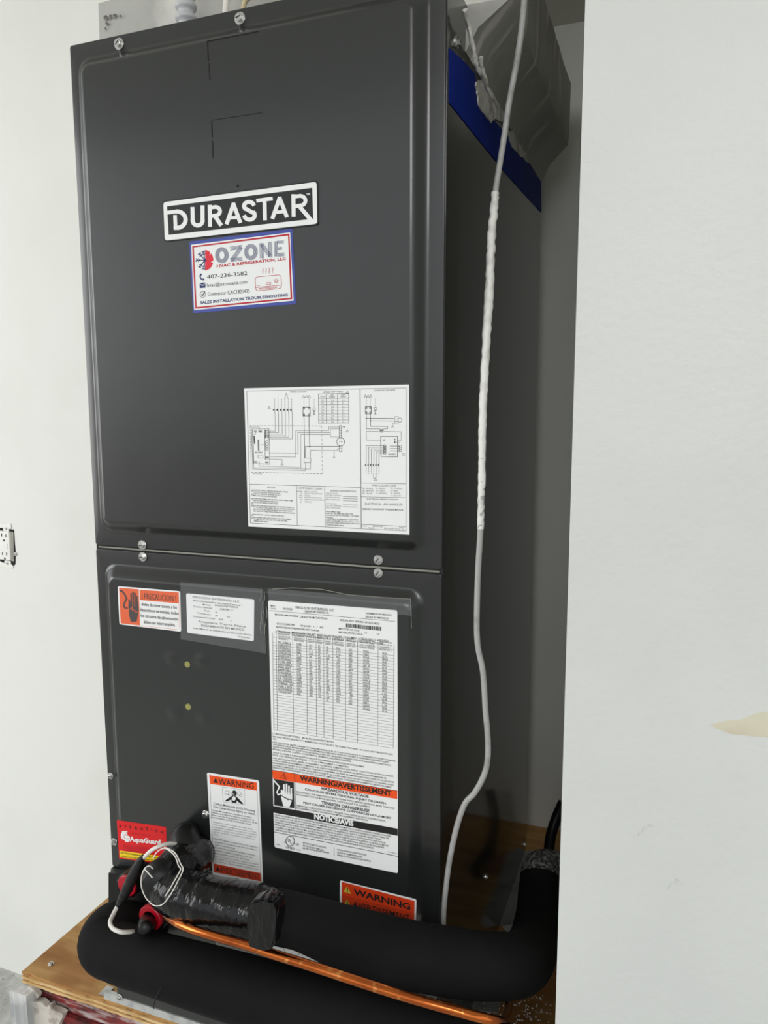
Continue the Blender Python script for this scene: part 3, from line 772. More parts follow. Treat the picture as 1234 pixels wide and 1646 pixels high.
p1.line([(470, 728), (1080, 792)], 4); p1.line([(1108, 360), (1112, 770)], 4)

# --- clear film and small maker label
def film_mat():
    m = bpy.data.materials.new('clear film'); m.use_nodes = True; b = m.node_tree.nodes['Principled BSDF']
    b.inputs['Base Color'].default_value = (.85, .87, .9, 1); b.inputs['Roughness'].default_value = .1
    b.inputs['Alpha'].default_value = .045
    nt = m.node_tree; tcn = nt.nodes.new('ShaderNodeTexCoord'); nz = nt.nodes.new('ShaderNodeTexNoise'); nz.inputs['Scale'].default_value = 60; bp = nt.nodes.new('ShaderNodeBump')
    bp.inputs['Strength'].default_value = .6; bp.inputs['Distance'].default_value = .003
    nt.links.new(tcn.outputs['Object'], nz.inputs['Vector']); nt.links.new(nz.outputs[0], bp.inputs['Height']); nt.links.new(bp.outputs[0], b.inputs['Normal'])
    return m
M['film'] = film_mat()
t = crop(285, 930, 445)
s = sticker('maker_label', [t(108, 182), t(952, 258), t(946, 776), t(122, 672)], M['white'], 3, label='small white maker label with typed text in Spanish')
g = Print('lettering', s, M['greyink'], L1, t)
for a, x0, y0, x1, y1, h in (('FERGUSON ENTERPRISES, LLC', 190, 238, 766, 298, 24), ('Acondicionador de Aire Central', 192, 280, 780, 340, 20), ('Modelo:', 314, 328, 418, 340, 18), ('DRAH17SH1T00N1A', 466, 340, 756, 368, 22), ('Tensión Nominal:', 196, 352, 434, 376, 18), ('208/240  V', 526, 388, 690, 402, 20), ('Fase:', 332, 404, 404, 412, 18), ('1', 474, 430, 484, 431, 22), ('Frecuencia:', 250, 434, 416, 458, 18), ('60', 470, 468, 502, 472, 20), ('Hz', 618, 484, 652, 488, 18), ('Corriente Nominal:', 192, 478, 466, 506, 18), ('4.9', 514, 514, 564, 520, 20), ('A', 656, 530, 672, 532, 18), ('Requiere Tierra Física', 262, 542, 848, 608, 24), ('ENSAMBLADO EN MÉXICO', 296, 592, 828, 650, 26), ('Leer Manual de Instalación y Operación Anexo', 194, 622, 922, 708, 20), ('92-23544-99-06', 756, 728, 900, 748, 18)):
    g.text(a, (x0, y0), (x1, y1), h, .012)
sticker('clear_film', [t(38, 46), t(1060, 130), t(1100, 930), t(40, 752)], M['film'], 0, Y=FY - .0009, th=.0001, label='clear film stuck over the small label')
sticker('clear_film', [(430, 946), (660, 964), (662, 990), (432, 965)], M['film'], 0, Y=FY - .0009, th=.0001)
pf = Print('film_edge', ah, M['gasket'], FY - .0012); pf.line([(437, 947), (470, 945), (515, 947), (560, 956), (610, 960), (660, 963), (661, 1010)], .9)
pf2 = Print('film_wrinkle', ah, M['gasket'], FY - .0012)
rr = random.Random(3)
for k in range(10):
    x = 418 + rr.uniform(0, 10); y = 948 + rr.uniform(0, 60); pf2.line([(x, y), (x + rr.uniform(-2, 2), y + rr.uniform(5, 14)), (x + rr.uniform(-3, 3), y + 18)], .6)

# --- big rating label
q = [(430, 963), (638, 984), (640, 1405), (440, 1358)]
t0 = crop(430, 950, 650)
s = sticker('rating_label', [t0(4, 84), t0(1168, 174), (639.5, 1404), (441, 1362)], M['white'], 3.5, label='tall white rating label with data table and orange warning band')
g = Print('table_rules', s, M['greyink'], L1); p = Print('lettering', s, M['ink'], L1, t0); gg = Print('small_print', s, M['pale_ink'], L1)
p.line([(16, 176), (1148, 274)], 3)
for a, x0, y0, x1, y1, h in (('MFG.', 28, 140, 72, 144, 14), ('DATE', 30, 162, 72, 166, 12), ('06/2022', 138, 166, 224, 174, 18), ('FERGUSON ENTERPRISES, LLC', 252, 158, 600, 184, 22), ('NEWPORT NEWS, VA', 336, 194, 552, 208, 20), ('ASSEMBLED IN MEXICO', 884, 208, 1116, 226, 16), ('RÉUNI AU MEXIQUE', 884, 240, 1088, 256, 16), ('MODEL/MODELE#', 66, 220, 276, 236, 16), ('DRAH17A1M1TAHTN1A', 294, 242, 540, 258, 18), ('SERIAL/EN SERIE#', 650, 270, 864, 288, 16), ('W252214622', 874, 292, 1008, 304, 18), ('VOLTS 208/240', 80, 302, 242, 314, 16), ('PHASE  1  /  60', 300, 320, 500, 336, 15), ('REFRIGERANT/REFRIGERANT R-410A', 78, 332, 466, 366, 16), ('MOTOR HP./FLA', 642, 348, 828, 366, 16), ('MOTEUR PSC./FLA', 642, 378, 858, 398, 16), ('1/3', 872, 384, 894, 386, 14), ('2.8', 982, 394, 1006, 396, 14), ('ATTENTION:', 68, 374, 208, 388, 20), ('MARK HEATER KIT INSTALLED IN LEFT COLUMN/LA TROUSSE D APPAREIL', 218, 384, 1094, 462, 18), ('DE CHAUFFAGE DE MARQUE A INSTALLE DANS LA COLONNE GAUCHE.', 218, 404, 1046, 484, 18)):
    p.text(a, (x0, y0), (x1, y1), h, .008)
x = 706
while x < 1026:
    wb = R0.choice((4, 6, 9)); y = 292 + (x - 706) * .1; p.poly([(x, y), (x + wb, y + .5), (x + wb, y + 36), (x, y + 36)]); x += wb + R0.choice((3, 4, 5))
# the table
TL, TR, BR, BL = (438, 1024), (633, 1046), (632, 1202), (444, 1176)
TT = [(438, 1024), (633, 1044.5), (632, 1203), (440, 1173)]
cols = [0, .04, .055 + .11, .262 + .0, .345, .41, .49, .60, .70, .86, 1.0]
cols = [0, .03, .165, .28, .358, .42, .496, .60, .70, .868, 1.0]
for u in cols: g.line([bil(TT, u, -.045), bil(TT, u, 1)], .55)
nr = 34
for k in range(nr + 1):
    if k == 1: continue
    v = (k / nr); g.line([bil(TT, 0, v), bil(TT, 1, v)], .42)
for ci in range(1, 10):
    u0, u1 = cols[ci], cols[ci + 1]
    for k in range(-3, 1): gg.scrib(bil(TT, u0 + (u1 - u0) * .1, k * .026 + .006 + .012), bil(TT, u0 + (u1 - u0) * .85, k * .026 + .018), 2.2, gap=.06)
    last = 20 + (ci > 4) + (ci > 7)
    for k in range(1, last):
        a = u0 + (u1 - u0) * (.28 if ci > 1 else .1); b = u0 + (u1 - u0) * (.6 if ci > 1 else .92)
        v = (k + .92) / nr; gg.scrib(bil(TT, a, v), bil(TT, b, v), 3.0, gap=.03)
t6 = crop(430, 1170, 650)
p6 = Print('fine_print', s, M['ink'], L1, t6)
p6.text('S = SINGLE CIRCUIT/CIRCUIT SIMPLE', (46, 58), (290, 94), 15, .01); p6.text('M = MULTIPLE CIRCUITS/CIRCUIT MULTIPLE', (314, 98), (594, 136), 15, .01)
par = [(46, 84, 1128, 248, 'FIELD SUPPLY WIRE MUST BE RATED AT 75°C MINIMUM COPPER CONDUCTORS ONLY.  TEST EXTERNAL STATIC RANGE: .1 TO .5 IN. W.C. (HEAT PUMP & ELECTRIC HEAT)'),
       (46, 104, 82, 110, 'HEAT.'),
       (46, 136, 1152, 306, 'NOTE: WITH ELECTRIC HEATERS, CLEARANCE TO COMBUSTIBLE MATERIAL TO BE 1 IN. TO DUCT FLANGE AND 0 IN. TO PLENUM AND DUCT FOR FIRST 36 IN. MODELS'),
       (46, 156, 1092, 318, 'WITH INTEGRAL CIRCUIT BREAKERS WHICH PROVIDE SUPPLEMENTARY OVERCURRENT PROTECTION AND SERVE AS A MAINTENANCE DISCONNECT ALWAYS'),
       (46, 176, 1112, 346, 'FOLLOW THE WIRE SIZING TO ALLOW TO GROUND THE SINGLE POINT UNITS. REPLACE AND USE BREAKER COVERS AFTER MAKING WIRING CONNECTIONS TO'),
       (46, 198, 756, 310, 'BREAKERS. IF BLOWER CONTROL ACCESS REMOVAL, SEE MANUAL DISCONNECT REQUIRED.'),
       (46, 228, 874, 358, 'CIRCUIT OU APPAREIL D ALIMENTATION POUR SUR AU DE 75C AU MINIMUM DE CONDUCTEURS DE CUIVRE SEULEMENT.'),
       (46, 250, 730, 360, 'NOTE: AVEC APPAREILS ELECTRIQUES: 1 A 175 PO. L EMPLACEMENT A COMBUSTIBLE'),
       (46, 278, 1138, 446, 'AVEC DES CHAUFFAGES ELECTRIQUES, LE DEGAGEMENT AUX MATIERES COMBUSTIBLES DOIT ETRE DE 1 PO AU CONDUIT ET 0 PO AU PLENUM ET'),
       (46, 300, 1070, 462, 'CONDUIT POUR LES 36 PREMIERES PO. MODELES AVEC DISJONCTEURS INTEGRES, FOURNIR UNE PROTECTION SUPPLEMENTAIRE DE'),
       (46, 322, 1140, 498, 'SURINTENSITE ET SERVENT DE SECTIONNEUR, TOUJOURS SE CONFORMER AUX FICHES DE DIMENSION DES CONDUCTEURS, NE PAS LES UTILISER'),
       (46, 344, 1138, 524, 'LES POINTS. REMPLACER LES COUVERCLES DE DISJONCTEURS ET LES UTILISER APRES AVOIR FAIT LES CONNEXIONS AUX CALIBRES, AVANT'),
       (46, 364, 1116, 544, 'DISJONCTEURS. L ENTREPRENEUR QUI INSTALLE L APPAREIL ET REMISE ELECTRIQUE, COMPRESSEUR BRANCHEMENT DU SERVICE DISPONIBLES')]
for x0, y0, x1, y1, a in par: p6.text(a, (x0, y0), (x1, y1), 13.5, .012)
po = Print('warning_band', s, M['orange'], L1, t6); po.poly([(42, 380), (1168, 568), (1168, 642), (48, 458)])
pk6 = Print('warning_text', s, M['ink'], L2, t6)
pk6.line([(42, 380), (1168, 568)], 4); pk6.line([(243, 412), (250, 738)], 4)
pk6.line([(116, 450), (146, 410), (174, 462)], 3, True); pk6.line([(146, 426), (148, 448)], 5)
pk6.text('WARNING/AVERTISSEMENT', (290, 474), (1116, 614), 44, .035)
pk6.text('HAZARDOUS VOLTAGE', (486, 558), (910, 632), 24, .025); pk6.text('CAN CAUSE SEVERE PERSONAL INJURY OR DEATH.', (336, 562), (1070, 692), 18, .02)
pk6.text('DISCONNECT THE REMOTE ELECTRICAL POWER SUPPLY BEFORE SERVICING. MORE THAN ONE', (258, 582), (1142, 734), 14, .005); pk6.text('DISCONNECT SWITCH MAY BE REQUIRED TO DE-ENERGIZE THIS EQUIPMENT.', (258, 606), (926, 722), 14, .005)
pk6.text('TENSION DANGEREUSE', (484, 686), (918, 762), 26, .025); pk6.text('PEUT CAUSER DES LÉSIONS CORPORELLES OU LA MORT', (322, 684), (1114, 824), 18, .02)
pk6.text('DEBRANCHER L ALIMENTATION ELECTRIQUE A DISTANCE AVANT L ENTRETIEN. PLUS D UN INTERRUPTEUR DE', (258, 706), (1062, 848), 14, .005); pk6.text('SECTIONNEMENT POURRAIT ETRE REQUIS POUR METTRE L EQUIPEMENT HORS TENSION.', (258, 728), (906, 842), 14, .005)
pk6.poly([(56, 460), (236, 492), (240, 724), (60, 698)])
pwh = Print('shock_symbol', s, M['white'], L3, t6)
pwh.line([(60, 480), (106, 530), (84, 580), (96, 604), (120, 590)], 12)
pwh.poly([(120, 560), (222, 590), (222, 650), (196, 716), (142, 706), (122, 630)])
for x, y in ((148, 512), (170, 508), (192, 524), (213, 548)): pwh.line([(x, y), (x - 1, 600)], 15)
pwh.line([(124, 560), (132, 610)], 13)
pcr = Print('shock_crack', s, M['ink'], L4, t6); pcr.line([(118, 606), (156, 632), (150, 622), (186, 650), (182, 638), (222, 654)], 7); pcr.line([(160, 540), (160, 590)], 3); pcr.line([(181, 540), (181, 596)], 3); pcr.line([(203, 560), (203, 600)], 3)
t7 = crop(430, 1290, 650)
pbk = Print('notice_band', s, M['ink'], L1, t7); pbk.poly([(44, 30), (1172, 236), (1172, 300), (48, 90)]); pbk.line([(50, 264), (1178, 486)], 5)
pnt = Print('notice_text', s, M['white'], L2, t7); pnt.text('NOTICE/AVIS', (420, 146), (774, 212), 44, .05)
pk7 = Print('notice_print', s, M['ink'], L1, t7)
fr = ['AN INSTALLATION MANUAL AND THE INSTALLER INFORMATION APPEAR INSTALLATION GUIDE. YOU MUST FOLLOW THE INSTALLATION AND OPERATING INSTRUCTIONS',
      'SUPPLIED WITH THIS UNIT. FAILURE TO DO SO MAY RESULT IN IMPROPER INSTALLATION, ADJUSTMENT, SERVICE AND MAINTENANCE, PRODUCT DAMAGE, FIRE',
      'AND, ALONG SHOCK, PERSONAL INJURY OR PROPERTY DAMAGE. FOR SERVICE AND MAINTENANCE, CONTACT A QUALIFIED SERVICE COMPANY.',
      'CONSULTEZ LE MANUEL D INSTALLATION POUR OBTENIR LES INSTRUCTIONS AFIN DE SUIVRE D INSTALLATION ET D UTILISATION. VOUS DEVEZ SUIVRE LES',
      'INSTRUCTIONS. SI L INSTALLATION EST MAL AJUSTEE OU REGLEE, TOUT CE QUI REFUSE DE SUIVRE LES INSTRUCTIONS PRODUIT OU UN REGLAGE MAL FAIT',
      'APPROPRIES, UN MAUVAIS REGLAGE OU UN ENTRETIEN INADEQUAT POURRAIENT CAUSER UN INCENDIE, UNE EXPLOSION, DES BLESSURES',
      'CORPORELLES OU DES DOMMAGES MATERIELS. POUR LE SERVICE ET L ENTRETIEN, CONTACTEZ UN ENTREPRENEUR DE SERVICE QUALIFIE.']
for k, a in enumerate(fr):
    x1 = (1112, 1094, 1028, 1062, 1092, 1050, 956)[k]; y0 = 116 + k * 22.5; pk7.text(a, (64, y0), (x1, y0 + (x1 - 64) * .188), 14, .012)
pk7.circ(203, 348, 38, 44, 26, wd=6); pk7.text('U', (183, 354), (202, 357), 30, .02); pk7.text('L', (206, 374), (222, 376), 32, .02); pk7.text('c', (146, 362), (160, 363), 14, .02); pk7.text('US', (252, 384), (282, 388), 18, .02); pk7.text('LISTED', (166, 412), (244, 426), 18, .02); pk7.text('1977', (258, 432), (298, 438), 10); pk7.text('MPN', (78, 384), (112, 388), 12)
for k, a in enumerate(('SECTION OF GAS COIL AND ACID', 'SECTION OF HEAT PUMP ACID', 'ELECTRIC CENTRAL BLOWING FURNACE')): pk7.text(a, (318, 370 + k * 24), ((526, 504, 554)[k], 370 + k * 24 + 44), 14, .015)
for k, a in enumerate(('SECTION DE VENTILO-CONVECTEUR ACIDE', 'SECTION DE THERMOPOMPE ACIDE', 'APPAREIL DE CHAUFFAGE ELECTRIQUE CENTRALE')): pk7.text(a, (626, 432 + k * 24), ((890, 848, 930)[k], 432 + k * 24 + (48, 42, 56)[k]), 14, .015)
pk7.line([(598, 404), (600, 480)], 3); pk7.text('92-104884-03', (1084, 448), (1160, 464), 9)

# --- carbon monoxide warning
t = crop(325, 1235, 430, 886)
s = sticker('gas_warning_label', [t(62, 56), t(768, 166), t(826, 1610), t(140, 1440)], M['white'], 3, label='upright white warning label with orange heading')
po = Print('orange_field', s, M['orange'], L1, t); po.poly([(94, 92), (740, 192), (742, 304), (104, 210)]); 
po2 = Print('lower_band', s, M['deep_orange'], L1, t); po2.poly([(158, 1292), (790, 1422), (796, 1534), (160, 1408)])
k_ = Print('lettering', s, M['ink'], L2, t); g = Print('small_print', s, M['greyink'], L1, t)
k_.text('WARNING', (220, 216), (698, 278), 78, .012); k_.poly([(148, 190), (180, 128), (214, 202)])
k_.text('AVERTISSEMENT', (238, 1406), (776, 1508), 76, .0); k_.poly([(186, 1384), (208, 1322), (236, 1394)])
g.line([(104, 210), (160, 1410)], 3); g.line([(742, 304), (800, 1580)], 3)
g.line([(272, 252), (572, 296), (576, 498), (284, 454)], 2.5, True)
k_.circ(432, 340, 32, 42, 18); k_.poly([(404, 372), (458, 380), (500, 420), (556, 486), (524, 484), (464, 436), (462, 472), (398, 464), (396, 420), (342, 448), (302, 444), (372, 392)])
kw = Print('figure_lungs', s, M['white'], L3, t); kw.circ(428, 410, 26, 30, 16); kw.line([(430, 350), (430, 390)], 6); kw.line([(412, 334), (414, 356)], 8)
for cx, cy, r in ((340, 330, 34), (370, 350, 22), (500, 340, 30), (524, 366, 22)): g.circ(cx, cy, r, r * .8, 14, wd=4, a0=40, a1=330)
tx = ['Carbon Monoxide (CO) Poisoning', 'Can Cause Severe Injury or Death.', 'Carbon Monoxide from the exhaust of motor', 'vehicles and other fuel burning devices can be', 'drawn into the living space by the operation of the', 'central heating and air conditioning system.']
yy = (490, 532, 576, 608, 640, 672); xa = (152, 148, 132, 132, 132, 132); xb = (714, 722, 672, 702, 748, 670)
for k, a in enumerate(tx): k_.text(a, (xa[k], yy[k]), (xb[k], yy[k] + (xb[k] - xa[k]) * .185), 30 if k < 2 else 20, .004)
tx = ['Exhaust from motor vehicles, generators, garden', 'tractors, mowers, portable heaters, charcoal and gas', 'grills, gasoline powered tools, and outdoor camping', 'equipment contains carbon monoxide, a poisonous', 'gas that can kill you. You cannot see it, smell it, or', 'taste it.']
xb = (690, 734, 738, 726, 716, 222)
for k, a in enumerate(tx): g.text(a, (146 + k * 2, 736 + k * 33), (xb[k], 736 + k * 33 + (xb[k] - 146) * .18), 19)
tx = ['Do NOT operate an automobile or any engine in a', 'garage for more than the few seconds it takes to', 'enter or exit the garage.', 'Do NOT operate any fuel-burning device in an', 'enclosed or partly enclosed space, or near', 'building windows, doors or air intakes.']
xb = (758, 744, 448, 716, 682, 634)
for k, a in enumerate(tx): k_.text(a, (172, 966 + k * 38 + (k > 2) * 2), (xb[k], 966 + k * 38 + (xb[k] - 172) * .2), 19, .004)
k_.circ(154, 952, 6); k_.circ(162, 1068, 6)
tx = ['The U.S. Consumer Product Safety Commission', 'and Health Canada recommend the installation of', 'CO alarms.  Install outside sleeping areas.']
for k, a in enumerate(tx): g.text(a, (170, 1200 + k * 34), (762, 1200 + k * 34 + 112), 20)

# --- red attention label
t = crop(180, 1310, 280)
s = sticker('attention_label', [t(94, 104), t(1070, 240), t(1100, 980), t(140, 862)], M['red'], 0, label='red and yellow attention label')
k_ = Print('lettering', s, M['ink'], L2, t); yl = Print('yellow_band', s, M['yellow'], L1, t); wl = Print('white_lettering', s, M['white'], L1, t)
for ch, x, y in zip('ATTENTION', (134, 240, 336, 448, 556, 668, 780, 850, 965), (244, 252, 268, 286, 300, 304, 314, 342, 366)): k_.text(ch, (x, y), (x + (50 if ch != 'I' else 10), y + 6), 54, .02)
wl.text('AquaGuard', (352, 520), (962, 586), 92, .035); wl.text('TM', (962, 520), (984, 522), 16)
wl.circ(240, 410, 68, 84, 16); wl.circ(300, 470, 60, 72, 16); wl.line([(200, 330), (300, 330)], 20)
kc = Print('emblem_detail', s, M['red'], L2, t); kc.line([(250, 390), (330, 410)], 9); kc.line([(262, 472), (330, 468)], 8); kc.circ(290, 440, 50, 60, 12, wd=6, a0=150, a1=260)
yl.poly([(146, 704), (1090, 834), (1096, 956), (154, 838)])
k_.text('NOTICE: Equipment damage may occur if', (172, 762), (1060, 880), 30, .01); k_.text('condensate pan is not used or if removed.', (176, 826), (1060, 940), 28, .01)
dk = Print('dark_print', s, M['crimson'], L1, t)
for k in range(4): dk.scrib((210 + k * 12, 600 + k * 34), (800 - k * 10, 684 + k * 32), 18)
dk.scrib((400, 372), (780, 424), 18)

# --- warning label low on the door
t = crop(540, 1400, 680)
s = sticker('warning_label', [t(54, 132), t(1138, 406), t(1122, 1000), t(50, 800)], M['white'], 3, label='red bilingual warning label half hidden by the pipe')
r_ = Print('red_field', s, M['deep_orange'], L1, t); r_.poly([(80, 152), (1112, 424), (1100, 960), (78, 760)])
y_ = Print('triangle', s, M['dull_yellow'], L2, t); k_ = Print('lettering', s, M['ink'], L2, t)
y_.poly([(104, 292), (158, 216), (212, 326)]); y_.poly([(104, 476), (156, 400), (210, 508)]); k3 = Print('exclamation', s, M['ink'], L3, t)
k3.line([(158, 240), (159, 276)], 14); k3.circ(160, 296, 7); k3.line([(156, 424), (157, 462)], 14); k3.circ(158, 480, 7)
k_.text('WARNING', (246, 334), (1050, 552), 84, .03); k_.text('AVERTISSEMENT', (236, 506), (1046, 706), 78, .01)
k_.line([(80, 350), (1110, 612)], 3)
# --- labels on the base panel, seen between the pipes
YBp = -.0062
s = sticker('lower_label', [(346, 1496), (524, 1546), (524, 1577), (348, 1532)], M['grey_label'], 2, Y=YBp, label='worn grey label half hidden by the copper tube')
g = Print('lettering', s, M['greyink'], YBp - .0005)
for k in range(4): g.scrib((352, 1511 + k * 5.5), (520, 1554 + k * 6.5), 2.6)
s = sticker('lower_label', [(430, 1500), (524, 1522), (524, 1551), (430, 1530)], M['white'], 0, Y=YBp - .0004, label='white label with a line drawing')
g = Print('line_drawing', s, M['greyink'], YBp - .0009); g.line([(452, 1520), (458, 1528), (456, 1533)], .8); g.line([(478, 1535), (484, 1531), (498, 1535), (500, 1541)], .8); g.line([(504, 1538), (504, 1547)], .8)
s = sticker('lower_label', [(544, 1540), (663, 1574), (662, 1596), (544, 1566)], M['white'], 0, Y=YBp, label='narrow white label edge above the copper tube')

# ------------------------------------------------------------------ blue tape and plenum
def side_poly(name, pxs, X, th, m, parent=None, base=False):
    pts = [at_x(x, y, X) for x, y in pxs]; n = len(pts)
    vs = [(X, p.y, p.z) for p in pts] + [(X + th, p.y, p.z) for p in pts]
    bm = bmesh.new(); bv = [bm.verts.new(v) for v in vs]
    bm.faces.new(bv[:n]); bm.faces.new(bv[n:][::-1])
    for i in range(n): bm.faces.new((bv[i], bv[(i + 1) % n], bv[(i + 1) % n + n], bv[i + n]))
    return bm_obj(name, bm, m, parent, base=base)
o = side_poly('blue_tape', [(722, 78), (742, 96), (762, 118), (766, 140), (790, 190), (830, 235), (869, 292), (869.5, 342), (846, 316), (812, 278), (770, 226), (722, 166)], W + .0002, .0006, M['blue_tape'])
tag(o, 'strip of deep blue tape along the upper side of the dark cabinet', 'tape')

pl = empty('supply_plenum', (W / 2, .32, ZT), 'grey mastic-smeared sheet metal plenum sitting on top of the dark cabinet', 'duct')
def plenum():
    bm = bmesh.new(); rr = random.Random(4)
    lv = [(.528, 0, W, .066), (.552, -.012, W + .012, .072), (.581, -.032, W + .041, .086), (.60, -.034, W + .0425, .09), (.64, -.034, W + .0425, .09), (.672, -.034, W + .0425, .092)]
    y1 = D - .001; loops = []
    for z, x0, x1, y0 in lv:
        pts = []; n = 18
        for k in range(n): pts.append((x0 + (x1 - x0) * k / n, y0))
        for k in range(n): pts.append((x1, y0 + (y1 - y0) * k / n))
        for k in range(n): pts.append((x1 - (x1 - x0) * k / n, y1))
        for k in range(n): pts.append((x0, y1 - (y1 - y0) * k / n))
        vv = []
        for x, y in pts:
            if z < ZT + .003:
                x2 = max(x, W + .0006) if x > W - .001 else x
                z2 = ZT + .0012 if x2 < W else z
                vv.append(bm.verts.new((x2, y, z2)))
            else: vv.append(bm.verts.new((x + rr.uniform(-.0007, .0007), y + rr.uniform(-.0007, .0007), z + rr.uniform(-.0007, .0007))))
        loops.append(vv)
    for A, B in zip(loops, loops[1:]):
        n = len(A)
        for k in range(n): bm.faces.new((A[k], A[(k + 1) % n], B[(k + 1) % n], B[k]))
    bm.faces.new(loops[-1]); bm.faces.new(loops[0][::-1])
    return bm
o = bm_obj('duct_body', plenum(), M['mastic'], pl); sharp(o, 40)
# loose flaps of mastic / liner along the front edge of the flare, and smears on the cabinet side
rr = random.Random(9)
def smear(pxs, X, th, name='mastic_smear', m='mastic_light'):
    pts = []
    for (x0, y0), (x1, y1) in zip(pxs, pxs[1:] + pxs[:1]):
        for k in range(3):
            t_ = k / 3; j = 0 if k == 0 else 1.6
            pts.append((x0 + (x1 - x0) * t_ + rr.uniform(-j, j), y0 + (y1 - y0) * t_ + rr.uniform(-j, j)))
    return side_poly(name, pts, X, th, M[m], pl)
smear([(764, 132), (772, 128), (786, 142), (800, 158), (812, 180), (806, 196), (795, 190), (788, 198), (778, 184), (768, 170), (765, 150)], W + .0009, .0015)
smear([(815, 205), (826, 216), (840, 240), (850, 262), (836, 252), (822, 236)], W + .0009, .0008)
for pp in ([(747, 16), (754, 46), (762, 84), (768, 112), (782, 134)], [(772, 92), (776, 118), (785, 146), (800, 170)]  ):
    P_ = [at_x(x, y, W + (.010 if i_ < 2 else .014)) for i_, (x, y) in enumerate(pp)]
    tube('mastic_ridge', P_, .0022, M['mastic_light'], pl, seg=8, n=6, lump=lambda i, k: rr.uniform(.7, 1.4))
# brighter band of mastic around the top of the plenum front corner, and dirt on its far top corner
for cx_, cy_, rx_ in ((171, 29, 4), (178, 26, 3), (173, 38, 3), (185, 25, 3.5), (170, 46, 2), (194, 26, 2)):
    dq = [at(cx_ + rx_ * rr.uniform(.5, 1.2) * math.cos(a_ * .785), cy_ + rx_ * rr.uniform(.5, 1.2) * math.sin(a_ * .785), .088) for a_ in range(8)]
    prism_y('dirt_spot', [(p.x, p.z) for p in dq], .0872, .088, M['dirt'], pl)

# conduit and wires on the top
cn = empty('conduit_connector', at(300, 36, .045), 'ribbed pale grey flexible conduit rising from the top of the cabinet', 'conduit')
cb = at(300, 40, .045); cb.z = ZT + .002
r0 = metres(cb, 15)
prof = [(0, 1.35), (.006, 1.35), (.0065, 1.0), (.012, 1.0)]; z = .012; rp_ = []
path = []; rad = []
for zz, r in prof: path.append(cb + Vector((0, 0, zz))); rad.append(r0 * r)
o_v, o_f = tube_data(path, rad, 20); o = mesh_obj('locknut', o_v, o_f, M['pvc'], cn); sharp(o, 40)
path = []; rad = []
for k in range(90):
    zz = .012 + k * .0017; ph = k * .0017 / .0125 * 2 * math.pi
    path.append(cb + Vector((0, 0, zz))); rad.append(r0 * (1.0 + .17 * math.tanh(2.5 * math.sin(ph))))
o_v, o_f = tube_data(path, rad, 20); o = mesh_obj('ribbed_hose', o_v, o_f, M['pvc'], cn); sharp(o, 70)
a = at(360, 28, .05); o = tube('drain_tube', [Vector((a.x, a.y, ZT + .003)), at(364, 0, .05), at(374, -40, .05), at(390, -80, .05)], .0035, M['wire_white'], base=True)
tag(o, 'thin white tube rising behind the cabinet top beside the ribbed conduit', 'tube')
a = at(384, 24, .05); o = tube('thermostat_wire', [Vector((a.x, a.y, ZT + .0035)), at(392, 8, .05), at(404, -8, .05), at(430, -40, .05), at(470, -80, .05)], .0027, M['beige_wire'], base=True)
tag(o, 'beige wire rising behind the cabinet top, right of the white tube', 'wire')

# ------------------------------------------------------------------ hanging grey cable
cab = empty('hanging_cable', at(712, 1493, -.012), 'grey cable hanging down beside the dark cabinet with white caulk on its upper half', 'cable')
YC = .004
cp = [(846, -60), (841, 20), (832, 90), (818, 165), (810, 220), (802, 270), (796, 310), (790, 380), (786, 470), (779, 590), (775, 690), (774, 780), (772, 850), (768, 920), (766, 1000), (768, 1040), (776, 1080), (780, 1140), (784, 1190), (783, 1225), (776, 1250), (762, 1275), (748, 1290), (738, 1315), (730, 1345), (722, 1385), (716, 1430), (713, 1465), (712, 1500)]
def yc(py): return YC + (.05 if py < 300 else .05 * max(0, (700 - py) / 400)) 
pts = [at(x, y, yc(y)) for x, y in cp]
tube('cable_jacket', pts, metres(at(775, 700, YC), 5.0), M['cable'], cab, seg=12, n=5)
i0 = 6; cpts = [at(x, y, yc(y)) for x, y in cp[6:13]]
rr = random.Random(11); lm = {}
def lump(i, k):
    key = (i, k // 2)
    if key not in lm: lm[key] = 1 + rr.uniform(-.12, .26)
    return lm[key]
base_r = metres(at(786, 450, YC), 6.4)
tube('caulk_coat', cpts, None, M['caulk'], cab, seg=12, n=14, lump=lump, rads=[base_r * k for k in (.95, 1.02, 1.08, .98, .9, .86, .8)])

# ------------------------------------------------------------------ insulated pipes
def ppipe(name, pr_, m, parent, seg=24, n=8, lump=None, round_cap=False):
    """pr_: (px, py, Y, radius in px)"""
    P3 = [at(x, y, Y) for x, y, Y, r in pr_]; rs = [metres(p, q[3]) for p, q in zip(P3, pr_)]
    return tube(name, P3, None, m, parent, seg=seg, n=n, rads=rs, lump=lump, round_cap=round_cap)
rr = random.Random(21); lm2 = {}
def soft(i, k):
    key = (i // 6, k // 6)
    if key not in lm2: lm2[key] = 1 + rr.uniform(-.008, .012)
    return lm2[key]
